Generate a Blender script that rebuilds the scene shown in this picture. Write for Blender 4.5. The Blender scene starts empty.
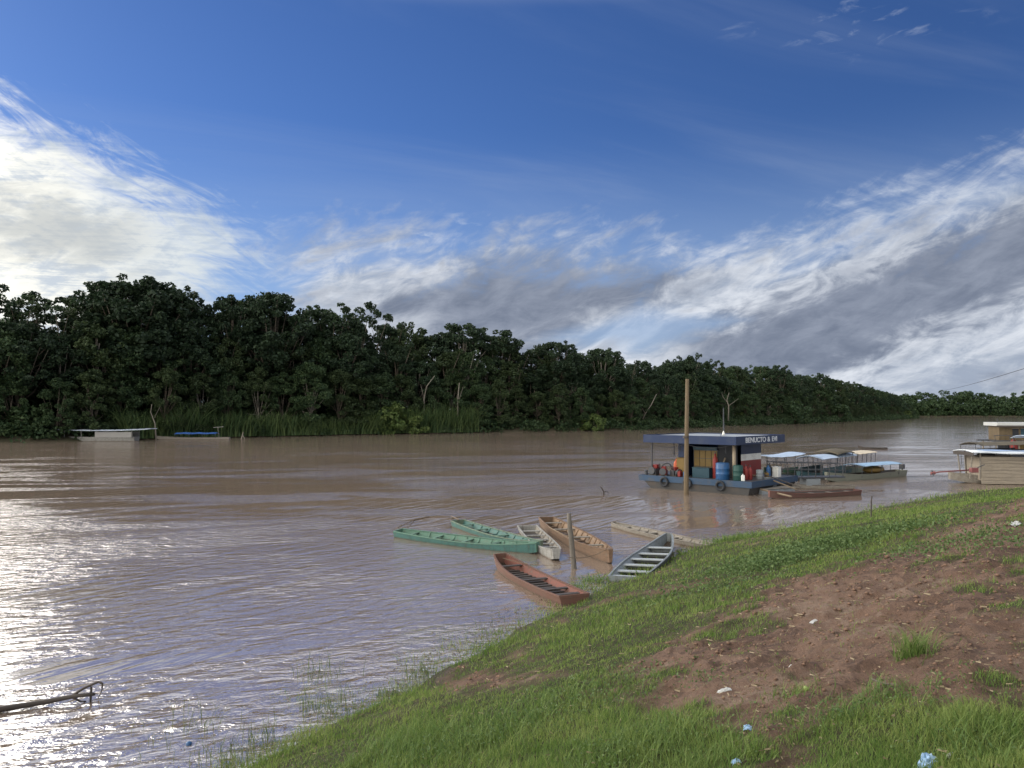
import bpy, math, random
import numpy as np
from mathutils import Vector, Matrix

R = math.radians
rnd = random.Random(7)
rng = np.random.default_rng(11)
scene = bpy.context.scene
col = scene.collection

# ------------------------------------------------------------------ camera, sky, sun, exposure
EYE = 5.0                       # eye height above the river
HOR = 412.0                     # image row of the horizon
FPX = 768.0
cam_d = bpy.data.cameras.new("camera")
cam = bpy.data.objects.new("camera", cam_d)
col.objects.link(cam)
cam_d.sensor_width = 36.0
cam_d.lens = 36.0 * FPX / 1024.0
cam_d.clip_start = 0.05
cam_d.clip_end = 12000
cam.location = (0, 0, EYE)
cam.rotation_euler = (R(90) + math.atan((HOR - 384) / FPX), 0, 0)
scene.camera = cam

SUN_AZ, SUN_EL = -56.0, 25.0    # degrees, azimuth from straight ahead (+Y), negative = left
SKY_STRENGTH = 0.10
sun_d = bpy.data.lights.new("sun", 'SUN')
sun_d.energy = 1.5
sun_d.angle = R(46)
sun_d.color = (1.0, 0.93, 0.82)
sun = bpy.data.objects.new("sun", sun_d)
col.objects.link(sun)
sd = Vector((math.sin(R(SUN_AZ)) * math.cos(R(SUN_EL)), math.cos(R(SUN_AZ)) * math.cos(R(SUN_EL)), math.sin(R(SUN_EL))))
sun.rotation_euler = sd.to_track_quat('Z', 'Y').to_euler()
sun.location = (-60, 60, 80)

vs = scene.view_settings
scene.display_settings.display_device = 'sRGB'
vs.view_transform = 'Standard'
vs.look = 'None'
vs.exposure = 0.85
vs.gamma = 1.0
vs.use_curve_mapping = False


class E:
    """a node socket with arithmetic"""
    nt = None

    def __init__(s, v):
        s.v = v

    @staticmethod
    def m(op, *a, clamp=False):
        n = E.nt.nodes.new('ShaderNodeMath')
        n.operation = op
        n.use_clamp = clamp
        for i, x in enumerate(a):
            x = x.v if isinstance(x, E) else x
            if isinstance(x, (int, float)):
                n.inputs[i].default_value = x
            else:
                E.nt.links.new(x, n.inputs[i])
        return E(n.outputs[0])

    def __add__(s, o): return E.m('ADD', s, o)
    def __radd__(s, o): return E.m('ADD', o, s)
    def __sub__(s, o): return E.m('SUBTRACT', s, o)
    def __rsub__(s, o): return E.m('SUBTRACT', o, s)
    def __mul__(s, o): return E.m('MULTIPLY', s, o)
    def __rmul__(s, o): return E.m('MULTIPLY', o, s)
    def __truediv__(s, o): return E.m('DIVIDE', s, o)
    def __rtruediv__(s, o): return E.m('DIVIDE', o, s)


def sstep(x, a, b):
    n = E.nt.nodes.new('ShaderNodeMapRange')
    n.interpolation_type = 'SMOOTHSTEP'
    E.nt.links.new(x.v, n.inputs[0])
    n.inputs[1].default_value = a
    n.inputs[2].default_value = b
    if a > b:
        n.inputs[1].default_value = b
        n.inputs[2].default_value = a
        n.inputs[3].default_value = 1.0
        n.inputs[4].default_value = 0.0
    return E(n.outputs[0])


def emin(a, b): return E.m('MINIMUM', a, b)
def emax(a, b): return E.m('MAXIMUM', a, b)


def comb(x, y, z):
    n = E.nt.nodes.new('ShaderNodeCombineXYZ')
    for i, a in enumerate((x, y, z)):
        if isinstance(a, E): E.nt.links.new(a.v, n.inputs[i])
        else: n.inputs[i].default_value = a
    return n.outputs[0]


def noise(vec, scale, detail=4, rough=0.5, dist=0.0, out=0):
    n = E.nt.nodes.new('ShaderNodeTexNoise')
    if vec is not None: E.nt.links.new(vec, n.inputs['Vector'])
    n.inputs['Scale'].default_value = scale
    n.inputs['Detail'].default_value = detail
    n.inputs['Roughness'].default_value = rough
    n.inputs['Distortion'].default_value = dist
    return E(n.outputs[out])


def mixc(f, a, b, mode='MIX'):
    n = E.nt.nodes.new('ShaderNodeMix')
    n.data_type = 'RGBA'
    n.blend_type = mode
    if isinstance(f, E): E.nt.links.new(f.v, n.inputs[0])
    else: n.inputs[0].default_value = f
    for i, a_ in ((6, a), (7, b)):
        if isinstance(a_, tuple): n.inputs[i].default_value = (*a_[:3], 1)
        else: E.nt.links.new(a_, n.inputs[i])
    return n.outputs[2]


def build_world():
    w = bpy.data.worlds.new("World")
    scene.world = w
    w.use_nodes = True
    nt = w.node_tree
    nt.nodes.clear()
    E.nt = nt
    out = nt.nodes.new('ShaderNodeOutputWorld')
    bg = nt.nodes.new('ShaderNodeBackground')
    bg.inputs[1].default_value = SKY_STRENGTH
    sky = nt.nodes.new('ShaderNodeTexSky')
    sky.sky_type = 'NISHITA'
    sky.sun_disc = False
    sky.sun_elevation = R(SUN_EL)
    sky.sun_rotation = R(SUN_AZ)
    sky.altitude = 100
    sky.air_density = 1.0
    sky.dust_density = 0.3
    sky.ozone_density = 3.0
    tc = nt.nodes.new('ShaderNodeTexCoord')
    sp = nt.nodes.new('ShaderNodeSeparateXYZ')
    nt.links.new(tc.outputs['Generated'], sp.inputs[0])
    x, y, z = (E(sp.outputs[i]) for i in range(3))
    A = E.m('ARCTAN2', x, y) * 57.2958              # azimuth
    El = E.m('ARCSINE', z) * 57.2958                 # elevation
    zz = emax(z, 0.0) + 0.10
    px, py = x / zz, y / zz
    # rotate so that streaks run the way the wind combs them
    c, s = math.cos(R(20)), math.sin(R(20))
    qx = px * c + py * s
    qy = py * c - px * s
    P = comb(qx * 0.55, qy * 1.0, 0.0)
    P2 = comb(qx * 0.35, qy * 1.5, 4.0)
    nbig = noise(P, 0.55, 3, .5) - 0.5
    nmid = noise(P, 1.6, 6, .6, .6) - 0.5
    nfin = noise(P2, 3.4, 8, .65, .8) - 0.5
    # direction-space noises, slanted up to the right like the rain bands
    D = comb((A + El * 1.2) * 0.085, (El - A * 0.40) * 0.24, 2.0)
    nd = noise(D, 1.0, 7, .58, .5) - 0.5
    D2 = comb(A * 0.17, (El - A * 0.25) * 0.36, 7.0)
    nd2 = noise(D2, 1.5, 8, .62, .6) - 0.5
    D3 = comb(A * 0.16, (El + A * 0.42) * 0.5, 9.0)
    nd3 = noise(D3, 1.3, 9, .66, .9) - 0.5

    tex = noise(comb(A * 0.5, (El - A * 0.30) * 0.95, 3.0), .8, 9, .60, .4) - 0.5
    tex2 = noise(P2, 9.0, 8, .7, 1.0) - 0.5
    shade = sstep(tex * .7 + nd2 * 1.1 + tex2 * .2, -.30, .26)
    # 1: bright cloud on the left
    d1 = 19.6 - (A + 33.7) * 0.42 - El
    d2 = -18.3 - A + (El - 11.0) * 0.4
    f = emin(d1 * 0.8, d2 * 0.55) + nd3 * 8.5 + nfin * 3.5
    mL = sstep(f, -0.6, 3.0)
    core = sstep(f, 1.0, 6.0)
    # 2: grey band low in the middle and on the right
    top = 11.4 + emax(A - 27.0, 0.0) * 0.30
    e2 = emin((top - El) * 0.9, (A + 15.5) * 0.5) + nd * 9.0 + nd2 * 4.0
    hole = sstep(E.m('ABSOLUTE', (El - 6.1 - (A - 11.0) * 0.08)) * 1.0 + E.m('ABSOLUTE', A - 9.5) * 0.22 + nd2 * 2.2 + nd * 2.0, 0.5, 2.3)
    mM = sstep(e2 + tex * 5.0, -2.2, 2.0) * (0.3 + 0.7 * hole)
    # wisps of cirrus above the band
    w1 = emin(emin((16.4 + emin(A - 28.0, 0.0) * 0.36 - El) * 0.8, (A - 19.0) * 0.6), (El - 12.6) * 1.2 + 1.5) + nfin * 4.0 + nd2 * 6.0
    mW = sstep(w1 + nd3 * 4.0, -0.4, 4.0) * 0.85
    # thin veils
    veil = sstep(noise(P2, 0.9, 7, .6, 1.0) + nbig * 0.4, 0.46, 0.85) * 0.26
    # small puffs
    pf = noise(comb(A * 0.22, El * 0.7, 1.0), 1.6, 6, .6, .5)
    zone = sstep(E.m('ABSOLUTE', El - 12.6) + E.m('ABSOLUTE', A + 4.5) * 0.26, 2.4, 0.6)
    zone2 = sstep(E.m('ABSOLUTE', El - 25.0 + (A - 24.0) * 0.12) + E.m('ABSOLUTE', A - 24.0) * 0.2, 2.6, 0.4)
    mP = sstep(pf, 0.55, 0.74) * emax(zone * 0.75, zone2 * 0.35)
    # unseen broken cloud added overhead and behind the camera, for fill light and paler water
    back = sstep(noise(P, 1.5, 6, .6, .5), 0.40, 0.62)
    hi = sstep(El, 28.0, 33.0)
    mB = emax(hi * (0.5 + 0.5 * back), sstep(y, 0.35, -0.1) * back)

    # greyness of the middle band
    line = El - (3.6 + emax(A - 15.0, 0.0) * 0.37)
    gband = sstep(E.m('ABSOLUTE', line + 0.4) + nd2 * 6.0 + nd * 4.0 + tex * 3.0, 4.8, 1.8) * sstep(A, 9.0, 16.0)
    gmid = sstep(E.m('ABSOLUTE', A - 0.5) * 0.22 + E.m('ABSOLUTE', El - 8.4 - A * 0.12) * 0.62 + nd2 * 3.0 + nd * 3.0, 4.2, 1.6)
    grey = emax(emax(gband, gmid), sstep(nd + nd2 * 0.6, 0.0, 0.16) * 0.55)
    grey = emin(grey, 1.0)
    k = 1.0 / SKY_STRENGTH
    def cc(r, g, b): return (r * k / 1.80, g * k / 1.80, b * k / 1.80)
    c_white = mixc(shade, cc(.42, .50, .63), cc(.76, .81, .89))
    c_grey = mixc(shade, cc(.18, .215, .295), cc(.29, .33, .42))
    colr = mixc(1.0, sky.outputs[0], (SKYMUL[0], SKYMUL[1], SKYMUL[2]), 'MULTIPLY')
    low = sstep(El, 21.0, 2.0)
    colr = mixc(low * 0.68, colr, cc(.40, .53, .74))
    colr = mixc(veil, colr, cc(.42, .5, .66))
    colr = mixc(mP, colr, cc(.6, .68, .82))
    colr = mixc(mB, colr, mixc(hi * sstep(y, 0.0, .3), cc(1.3, 1.33, 1.38), mixc(back, cc(.8, .9, 1.1), cc(1.6, 1.62, 1.68))))
    colr = mixc(mW, colr, c_white)
    band = mixc(grey, mixc(shade, cc(.36, .42, .53), cc(.76, .80, .87)), c_grey)
    colr = mixc(mM, colr, band)
    # left cloud: silver edge, glowing toward the hidden sun, with a grey belly
    gl = sstep(E.m('ABSOLUTE', El - 11.3) * 0.35 + nd2 * 2.4 + nmid * 1.0, 1.2, 0.1) * sstep(A, -23.5, -29.0)
    glow = sstep(A, -20.0, -36.0)
    cl = mixc(glow, cc(.70, .76, .80), cc(1.12, 1.10, 1.0))
    cl = mixc(sstep(A, -32.0, -50.0), cl, cc(4.5, 4.3, 3.8))
    cl = mixc(sstep(nd3 * .6 + tex * .8 + tex2 * .6, -.08, 0.18) * 0.75, cl, cc(.48, .57, .70))
    cl = mixc(gl * 0.75, cl, cc(.52, .55, .56))
    colr = mixc(mL, colr, cl)
    nt.links.new(colr, bg.inputs[0])
    nt.links.new(bg.outputs[0], out.inputs[0])


SKYMUL = (0.225, 0.325, 0.52)
build_world()

# ------------------------------------------------------------------ helpers
def tag(o, label=None, cat=None, group=None, kind=None):
    if label: o["label"] = label
    if cat: o["category"] = cat
    if group: o["group"] = group
    if kind: o["kind"] = kind
    return o


def empty(name, loc=(0, 0, 0), rz=0.0, label=None, cat=None, group=None):
    o = bpy.data.objects.new(name, None)
    o.empty_display_size = 0.3
    col.objects.link(o)
    o.location = loc
    o.rotation_euler = (0, 0, rz)
    return tag(o, label, cat, group)


def link_mesh(name, verts, faces, mat, parent=None, smooth=False):
    me = bpy.data.meshes.new(name)
    me.from_pydata([tuple(v) for v in verts], [], faces)
    me.update()
    if smooth:
        me.polygons.foreach_set('use_smooth', [True] * len(me.polygons))
    if mat: me.materials.append(mat)
    o = bpy.data.objects.new(name, me)
    col.objects.link(o)
    if parent: o.parent = parent
    return o


def fast_mesh(name, verts, faces):
    """verts (n,3), faces (m,k) all of k corners"""
    me = bpy.data.meshes.new(name)
    n, (m, k) = len(verts), faces.shape
    me.vertices.add(n)
    me.vertices.foreach_set('co', np.ascontiguousarray(verts, np.float32).ravel())
    me.loops.add(m * k)
    me.loops.foreach_set('vertex_index', np.ascontiguousarray(faces, np.int32).ravel())
    me.polygons.add(m)
    me.polygons.foreach_set('loop_start', np.arange(0, m * k, k, dtype=np.int32))
    me.update(calc_edges=True)
    return me


class MB:
    """collects pieces of ONE part"""
    def __init__(s): s.v, s.f = [], []

    def add(s, vs_, fs_):
        n = len(s.v)
        s.v += [tuple(v) for v in vs_]
        s.f += [tuple(i + n for i in f) for f in fs_]
        return s

    def box(s, x0, x1, y0, y1, z0, z1, rot=None, org=(0, 0, 0)):
        vs_ = [Vector((x, y, z)) for z in (z0, z1) for y in (y0, y1) for x in (x0, x1)]
        if rot is not None:
            vs_ = [rot @ v + Vector(org) for v in vs_]
        return s.add(vs_, [(0, 2, 3, 1), (4, 5, 7, 6), (0, 1, 5, 4), (2, 6, 7, 3), (0, 4, 6, 2), (1, 3, 7, 5)])

    def tube(s, pts, r0, r1=None, n=8, cap=True):
        pts = [Vector(p) for p in pts]
        r1 = r0 if r1 is None else r1
        rings, N = [], len(pts)
        up = Vector((0.13, 0.31, 0.94))
        vs_, fs_ = [], []
        for i, p in enumerate(pts):
            d = (pts[min(i + 1, N - 1)] - pts[max(i - 1, 0)])
            if d.length < 1e-6: d = Vector((0, 0, 1))
            d.normalize()
            a = d.cross(up)
            if a.length < 1e-3: a = d.cross(Vector((1, 0, 0)))
            a.normalize(); b = d.cross(a)
            r = r0 + (r1 - r0) * i / max(1, N - 1)
            for k in range(n):
                t = 2 * math.pi * k / n
                vs_.append(p + (a * math.cos(t) + b * math.sin(t)) * r)
        for i in range(N - 1):
            for k in range(n):
                k2 = (k + 1) % n
                fs_.append((i * n + k, i * n + k2, (i + 1) * n + k2, (i + 1) * n + k))
        if cap:
            fs_.append(tuple(reversed(range(n))))
            fs_.append(tuple((N - 1) * n + k for k in range(n)))
        return s.add(vs_, fs_)

    def lathe(s, prof, cx=0, cy=0, z0=0, n=18):
        vs_, fs_ = [], []
        for (r, z) in prof:
            for k in range(n):
                t = 2 * math.pi * k / n
                vs_.append((cx + r * math.cos(t), cy + r * math.sin(t), z0 + z))
        for i in range(len(prof) - 1):
            for k in range(n):
                k2 = (k + 1) % n
                fs_.append((i * n + k, i * n + k2, (i + 1) * n + k2, (i + 1) * n + k))
        fs_.append(tuple(reversed(range(n))))
        fs_.append(tuple((len(prof) - 1) * n + k for k in range(n)))
        return s.add(vs_, fs_)

    def sheet(s, grid, th=0.02):
        """grid[i][j] of points -> closed thin slab of thickness th below it"""
        ni, nj = len(grid), len(grid[0])
        vs_ = [Vector(p) for row in grid for p in row] + [Vector(p) - Vector((0, 0, th)) for row in grid for p in row]
        o = ni * nj
        fs_ = []
        for i in range(ni - 1):
            for j in range(nj - 1):
                a, b, c, d = i * nj + j, i * nj + j + 1, (i + 1) * nj + j + 1, (i + 1) * nj + j
                fs_.append((a, d, c, b)); fs_.append((a + o, b + o, c + o, d + o))
        for i in range(ni - 1):
            for j in (0, nj - 1):
                a, d = i * nj + j, (i + 1) * nj + j
                fs_.append((a, a + o, d + o, d))
        for j in range(nj - 1):
            for i in (0, ni - 1):
                a, b = i * nj + j, i * nj + j + 1
                fs_.append((a, b, b + o, a + o))
        return s.add(vs_, fs_)

    def build(s, name, mat, parent=None, smooth=False, bevel=0):
        o = link_mesh(name, s.v, s.f, mat, parent, smooth)
        if bevel:
            b = o.modifiers.new("bevel", 'BEVEL')
            b.width = bevel; b.segments = 2; b.limit_method = 'ANGLE'
        return o


def px_to(x, y, z=0.0):
    """where the view ray of photo pixel (x, y) meets height z"""
    d = (EYE - z) * FPX / (y - HOR)
    return Vector(((x - 512) / FPX * d, d, z))


def at_d(x, d, z=0.0):
    return Vector(((x - 512) / FPX * d, d, z))


# ------------------------------------------------------------------ materials
MATS = {}


def new_mat(name):
    m = bpy.data.materials.new(name)
    m.use_nodes = True
    nt = m.node_tree
    nt.nodes.clear()
    E.nt = nt
    out = nt.nodes.new('ShaderNodeOutputMaterial')
    p = nt.nodes.new('ShaderNodeBsdfPrincipled')
    nt.links.new(p.outputs[0], out.inputs[0])
    return m, nt, p, out


def objco():
    return E.nt.nodes.new('ShaderNodeTexCoord').outputs['Object']


def bump(nt, p, h, strength, dist):
    b = nt.nodes.new('ShaderNodeBump')
    b.inputs['Strength'].default_value = strength
    b.inputs['Distance'].default_value = dist
    nt.links.new(h.v, b.inputs['Height'])
    nt.links.new(b.outputs[0], p.inputs['Normal'])
    return b


def worn(name, base, dirt=(.09, .065, .045), amount=0.4, rough=0.6, scale=3.0, metal=0.0, grain=None, spec=0.3, boat=False):
    """painted / bare surface with wear of its own"""
    if name in MATS: return MATS[name]
    m, nt, p, out = new_mat(name)
    co = objco()
    n1 = noise(co, scale, 6, .62)
    n2 = noise(co, scale * 6, 4, .6)
    c = mixc(sstep(n1 + (n2 - .5) * .5, .45, .72) * amount, base, dirt)
    c = mixc(sstep(n2, .35, .7) * .25, c, tuple(v * 0.72 for v in base))
    if grain:
        mp = nt.nodes.new('ShaderNodeMapping')
        mp.inputs['Scale'].default_value = grain
        nt.links.new(co, mp.inputs[0])
        g = noise(mp.outputs[0], 1.0, 5, .6)
        c = mixc(sstep(g, .4, .7) * .55, c, tuple(v * 0.5 for v in base))
        bump(nt, p, g, .4, .01)
    else:
        bump(nt, p, n2, .25, .01)
    if boat:
        sp_ = nt.nodes.new('ShaderNodeSeparateXYZ')
        nt.links.new(co, sp_.inputs[0])
        xx, yy_, zz_ = (E(sp_.outputs[i]) for i in range(3))
        # plank seams, runs of dirt and a muddy band at the waterline
        st_ = noise(comb(xx * 5.0, yy_ * 5.0, zz_ * .7), 1.5, 5, .65)
        c = mixc(sstep(st_, .50, .66) * .7, c, dirt)
        ch = noise(co, scale * 3.2, 6, .7)
        c = mixc(sstep(ch, .60, .64) * .8, c, (.10, .085, .07))
        c = mixc(sstep(zz_ + (n1 - .5) * .10, .11, .045) * .85, c, (.075, .052, .038))
        seam = E.m('ABSOLUTE', E.m('FRACT', zz_ * 7.5 + .2) - .5)
        c = mixc(sstep(seam, .46, .495) * .55, c, tuple(v * .3 for v in base))
    nt.links.new(c, p.inputs['Base Color'])
    p.inputs['Roughness'].default_value = rough
    p.inputs['Metallic'].default_value = metal
    p.inputs['Specular IOR Level'].default_value = spec
    MATS[name] = m
    return m


def leaf_mat(name, a, b, tr=0.25, vary=0.5, scale=.35):
    m, nt, p, out = new_mat(name)
    oi = nt.nodes.new('ShaderNodeObjectInfo')
    geo = nt.nodes.new('ShaderNodeNewGeometry')
    n = noise(objco(), scale, 4, .6)
    f = sstep(n + (E(geo.outputs['Random Per Island']) - .5) * .45, .3, .75)
    c = mixc(f, a, b)
    rr = E(oi.outputs['Random'])
    c = mixc(rr * vary, c, tuple(v * .55 for v in a))
    nt.links.new(c, p.inputs['Base Color'])
    p.inputs['Roughness'].default_value = 0.6
    p.inputs['Specular IOR Level'].default_value = 0.25
    t = nt.nodes.new('ShaderNodeBsdfTranslucent')
    nt.links.new(c, t.inputs[0])
    mx = nt.nodes.new('ShaderNodeMixShader')
    mx.inputs[0].default_value = tr
    nt.links.new(p.outputs[0], mx.inputs[1])
    nt.links.new(t.outputs[0], mx.inputs[2])
    nt.links.new(mx.outputs[0], out.inputs[0])
    return m


# ------------------------------------------------------------------ terrain
SHORE = np.array([(-40, -90), (-14, -18), (-8.6, 1.5), (-3.9, 10.4), (-1.35, 15.2), (2.0, 20.8), (6.6, 28.4), (10.2, 31.8),
                  (18.4, 39.6), (28.2, 48.2), (36, 49.9), (45, 51), (70, 56), (120, 70), (400, 110), (1600, 200)], float)


def seg_dist(px, py, poly):
    """signed distance to polyline, + on its right-hand side; and arc parameter"""
    best = np.full(px.shape, 1e9); sg = np.zeros(px.shape)
    for (ax, ay), (bx, by) in zip(poly[:-1], poly[1:]):
        dx, dy = bx - ax, by - ay
        L2 = dx * dx + dy * dy
        t = np.clip(((px - ax) * dx + (py - ay) * dy) / L2, 0, 1)
        qx, qy = ax + t * dx, ay + t * dy
        d = np.hypot(px - qx, py - qy)
        cr = dx * (py - ay) - dy * (px - ax)
        m = d < best
        best = np.where(m, d, best)
        sg = np.where(m, -np.sign(cr), sg)
    return best * np.where(sg == 0, 1, sg)


_perm = np.random.default_rng(5).random((256, 256))


def vnoise(x, y):
    xi, yi = np.floor(x).astype(int), np.floor(y).astype(int)
    fx, fy = x - xi, y - yi
    fx, fy = fx * fx * (3 - 2 * fx), fy * fy * (3 - 2 * fy)
    a = _perm[xi & 255, yi & 255]; b = _perm[(xi + 1) & 255, yi & 255]
    c = _perm[xi & 255, (yi + 1) & 255]; d = _perm[(xi + 1) & 255, (yi + 1) & 255]
    return (a * (1 - fx) + b * fx) * (1 - fy) + (c * (1 - fx) + d * fx) * fy


def fbm(x, y, o=4):
    s, a, t = 0, .5, 0
    for i in range(o):
        s = s + a * vnoise(x * 2 ** i + 17 * i, y * 2 ** i + 31 * i); t += a; a *= .5
    return s / t - .5


def base_z(x, y):
    s = seg_dist(x, y, SHORE)
    s = s + 0.5 * fbm(x * .5, y * .5, 3)
    slope = np.interp(y, [0, 5, 12, 25, 40, 60, 120], [.39, .39, .36, .28, .18, .16, .16])
    up = 3.4 * (1 - np.exp(-np.maximum(s, 0) * slope / 3.4 * 1.0)) * 1.0
    up = np.minimum(slope * np.maximum(s, 0), 3.3 + 0 * s) * .55 + up * .45 + np.maximum(s - 14, 0) * .004
    dn = -np.minimum(np.maximum(-s, 0) * .22, 3.0)
    return np.where(s > 0, up, dn), s


# bare-earth patch, outlined on the ground (metres)
def ground_hit(px, py):
    """march the sight line of a photo pixel to the smooth bank"""
    for d in np.arange(2.5, 70, .05):
        z = EYE - (py - HOR) / FPX * d
        x = (px - 512) / FPX * d
        if base_z(np.array([x]), np.array([d]))[0][0] >= z: return (x, d)
    return ((px - 512) / FPX * 70, 70.0)


DIRT = np.array([ground_hit(*p) for p in
                 [(1060, 492), (985, 505), (930, 527), (890, 548), (850, 565), (790, 575), (735, 600), (705, 622), (660, 642),
                  (618, 664), (628, 684), (655, 698), (715, 716), (740, 745), (790, 762), (800, 712), (880, 705), (940, 700), (1060, 690)]])
DIRT2 = np.array([ground_hit(*p) for p in [(425, 676), (450, 664), (520, 664), (560, 672), (520, 684), (440, 690)]])


def poly_sd(x, y, P):
    d = np.full(x.shape, 1e9); ins = np.zeros(x.shape, bool)
    n = len(P)
    for i in range(n):
        ax, ay = P[i]; bx, by = P[(i + 1) % n]
        dx, dy = bx - ax, by - ay
        t = np.clip(((x - ax) * dx + (y - ay) * dy) / (dx * dx + dy * dy + 1e-9), 0, 1)
        d = np.minimum(d, np.hypot(x - ax - t * dx, y - ay - t * dy))
        c = ((ay > y) != (by > y)) & (x < (bx - ax) * (y - ay) / (by - ay + 1e-12) + ax)
        ins ^= c
    return np.where(ins, d, -d)


def bare(x, y):
    """1 = bare earth, 0 = under grass"""
    w = np.clip(y * .045, .15, 1.6)
    a = poly_sd(x, y, DIRT) / w + 2.6 * fbm(x * 1.1, y * 1.1, 4)
    b = poly_sd(x, y, DIRT2) / .35 - .35 + 1.6 * fbm(x * 2.1 + 9, y * 2.1, 3)
    a = np.maximum(a, b)
    spots = np.clip((fbm(x * .9 + 40, y * .9, 4) - .13) * 9, 0, 1) * .6 * np.clip((y - 11) / 4, 0, 1)
    m = np.clip(a * .45 + .42 + 1.3 * fbm(x * 3.3 + 11, y * 3.3, 3), 0, 1)
    tufts = np.clip((fbm(x * 1.7 + 70, y * 1.7 + 3, 3) - .12) * 10, 0, 1)
    return np.clip(np.maximum(m, spots) - tufts * .75 * (a > -.2) * (a < 3.5), 0, 1)


def ground_z(x, y):
    z, s = base_z(x, y)
    near = np.clip(1.6 - y / 40, .2, 1)
    m = bare(x, y)
    land = np.clip(s * 2, 0, 1)
    # ruts and clods run up and down the slope
    u, v = x * .8 + y * .6, -x * .6 + y * .8
    clod = fbm(u * 1.5, v * 4.2, 5)
    clod2 = np.abs(fbm(u * 3.5 + 5, v * 7 + 9, 4))
    z = z + land * near * (.10 * clod + m * (.10 * fbm(x * 1.0 + 3, y * 1.6, 4) + .11 * clod - .15 * clod2 + .10 * fbm(x * 7, y * 6, 4)))
    return z, s, m


def axis(core0, core1, step, lo, hi, growth=1.25):
    a = list(np.arange(core0, core1, step))
    st = step; v = core1
    while v < hi: a.append(v); st *= growth; v += st
    a.append(hi)
    st = step; v = core0 - step; pre = []
    while v > lo: pre.append(v); st *= growth; v -= st
    pre.append(lo)
    return np.array(pre[::-1] + a)


def yaxis():
    a, y = [], 2.0
    while y < 62: a.append(y); y += max(.035, .0075 * y)
    st = .5
    while y < 1500: a.append(y); st *= 1.25; y += st
    pre, y, st = [], 1.9, .1
    while y > -700: pre.append(y); st *= 1.3; y -= st
    return np.array(pre[::-1] + a)


gx = np.concatenate([axis(-8, 12, .075, -900, 12.0, 1.2)[:-1], axis(12, 46, .16, 12.0, 1700, 1.25)])
gx = np.unique(np.round(gx, 4))
gy = yaxis()
X, Y = np.meshgrid(gx, gy)
Z, S, M_ = ground_z(X, Y)
nx, ny = len(gx), len(gy)
idx = np.arange(nx * ny).reshape(ny, nx)
F = np.stack([idx[:-1, :-1], idx[:-1, 1:], idx[1:, 1:], idx[1:, :-1]], -1).reshape(-1, 4)
me = fast_mesh("ground", np.stack([X, Y, Z], -1).reshape(-1, 3), F)
me.polygons.foreach_set('use_smooth', np.ones(len(me.polygons), bool))
at = me.attributes.new("bare", 'FLOAT', 'POINT')
at.data.foreach_set('value', M_.ravel().astype(np.float32))
ground = bpy.data.objects.new("ground", me)
col.objects.link(ground)
tag(ground, kind="structure")

m, nt, p, out = new_mat("bank_soil")
co = objco()
atn = nt.nodes.new('ShaderNodeAttribute'); atn.attribute_name = "bare"
n1 = noise(co, 1.2, 6, .6); n2 = noise(co, 7.0, 8, .65); n3 = noise(co, 38.0, 6, .7)
soil = mixc(sstep(n1, .35, .7), (.128, .078, .055), (.182, .118, .087))
soil = mixc(sstep(n2, .45, .72) * .8, soil, (.085, .05, .036))
soil = mixc(sstep(n3, .56, .75) * .5, soil, (.25, .18, .14))
n4 = noise(co, .55, 5, .6)
soil = mixc(sstep(n4 + (n2 - .5) * .9, .54, .66) * .7, soil, (.215, .155, .118))
soil = mixc(sstep(n4 - (n2 - .5) * .9, .46, .36) * .7, soil, (.075, .048, .037))
turf = mixc(sstep(n2, .3, .7), (.028, .038, .014), (.06, .05, .028))
geo = nt.nodes.new('ShaderNodeSeparateXYZ')
nt.links.new(co, geo.inputs[0])
wet = sstep(E(geo.outputs[2]) + (n2 - .5) * .12, .16, .02)
nt.links.new(mixc(wet * .8, mixc(E(atn.outputs['Fac']), turf, soil), (.045, .032, .024)), p.inputs['Base Color'])
nt.links.new((.92 - wet * .55).v, p.inputs['Roughness'])
p.inputs['Specular IOR Level'].default_value = .2
bump(nt, p, n2 * .7 + n3 * .45, 1.0, .10)
ground.data.materials.append(m)

# ------------------------------------------------------------------ river
m, nt, p, out = new_mat("muddy_water")
co = objco()


def rotated(vec, ang, sx, sy, off=0.0):
    mp = nt.nodes.new('ShaderNodeMapping')
    mp.vector_type = 'POINT'
    mp.inputs['Rotation'].default_value = (0, 0, -ang)
    nt.links.new(vec, mp.inputs[0])
    m2 = nt.nodes.new('ShaderNodeMapping')
    m2.inputs['Scale'].default_value = (sx, sy, 1)
    m2.inputs['Location'].default_value = (off, off * .7, 0)
    nt.links.new(mp.outputs[0], m2.inputs[0])
    return m2.outputs[0]


shore_w = noise(rotated(co, R(57), .32, 1.55), 1.0, 3, .45, .35)          # swells along the shore
rip = noise(rotated(co, R(56), .42, 2.3, 3), 1.0, 2, .4, .25)
chop = noise(rotated(co, R(20), 1.6, 3.2, 8), 1.0, 4, .55, .4)
fine = noise(rotated(co, R(10), 6.5, 13.0, 5), 1.0, 2, .5, .3)
eddy = noise(rotated(co, R(12), .045, .16, 1), 1.0, 5, .6, 1.4)           # boils and calm tongues
eddy2 = noise(rotated(co, R(8), .018, .075, 6), 1.0, 4, .6, 1.0)
rough_zone = sstep(eddy, .49, .58)
far_zone = sstep(eddy2, .47, .56)
h = shore_w * 0.040 + rip * .046 + (chop - .5) * (0.003 + .13 * rough_zone + .06 * far_zone) + fine * .0020
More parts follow.
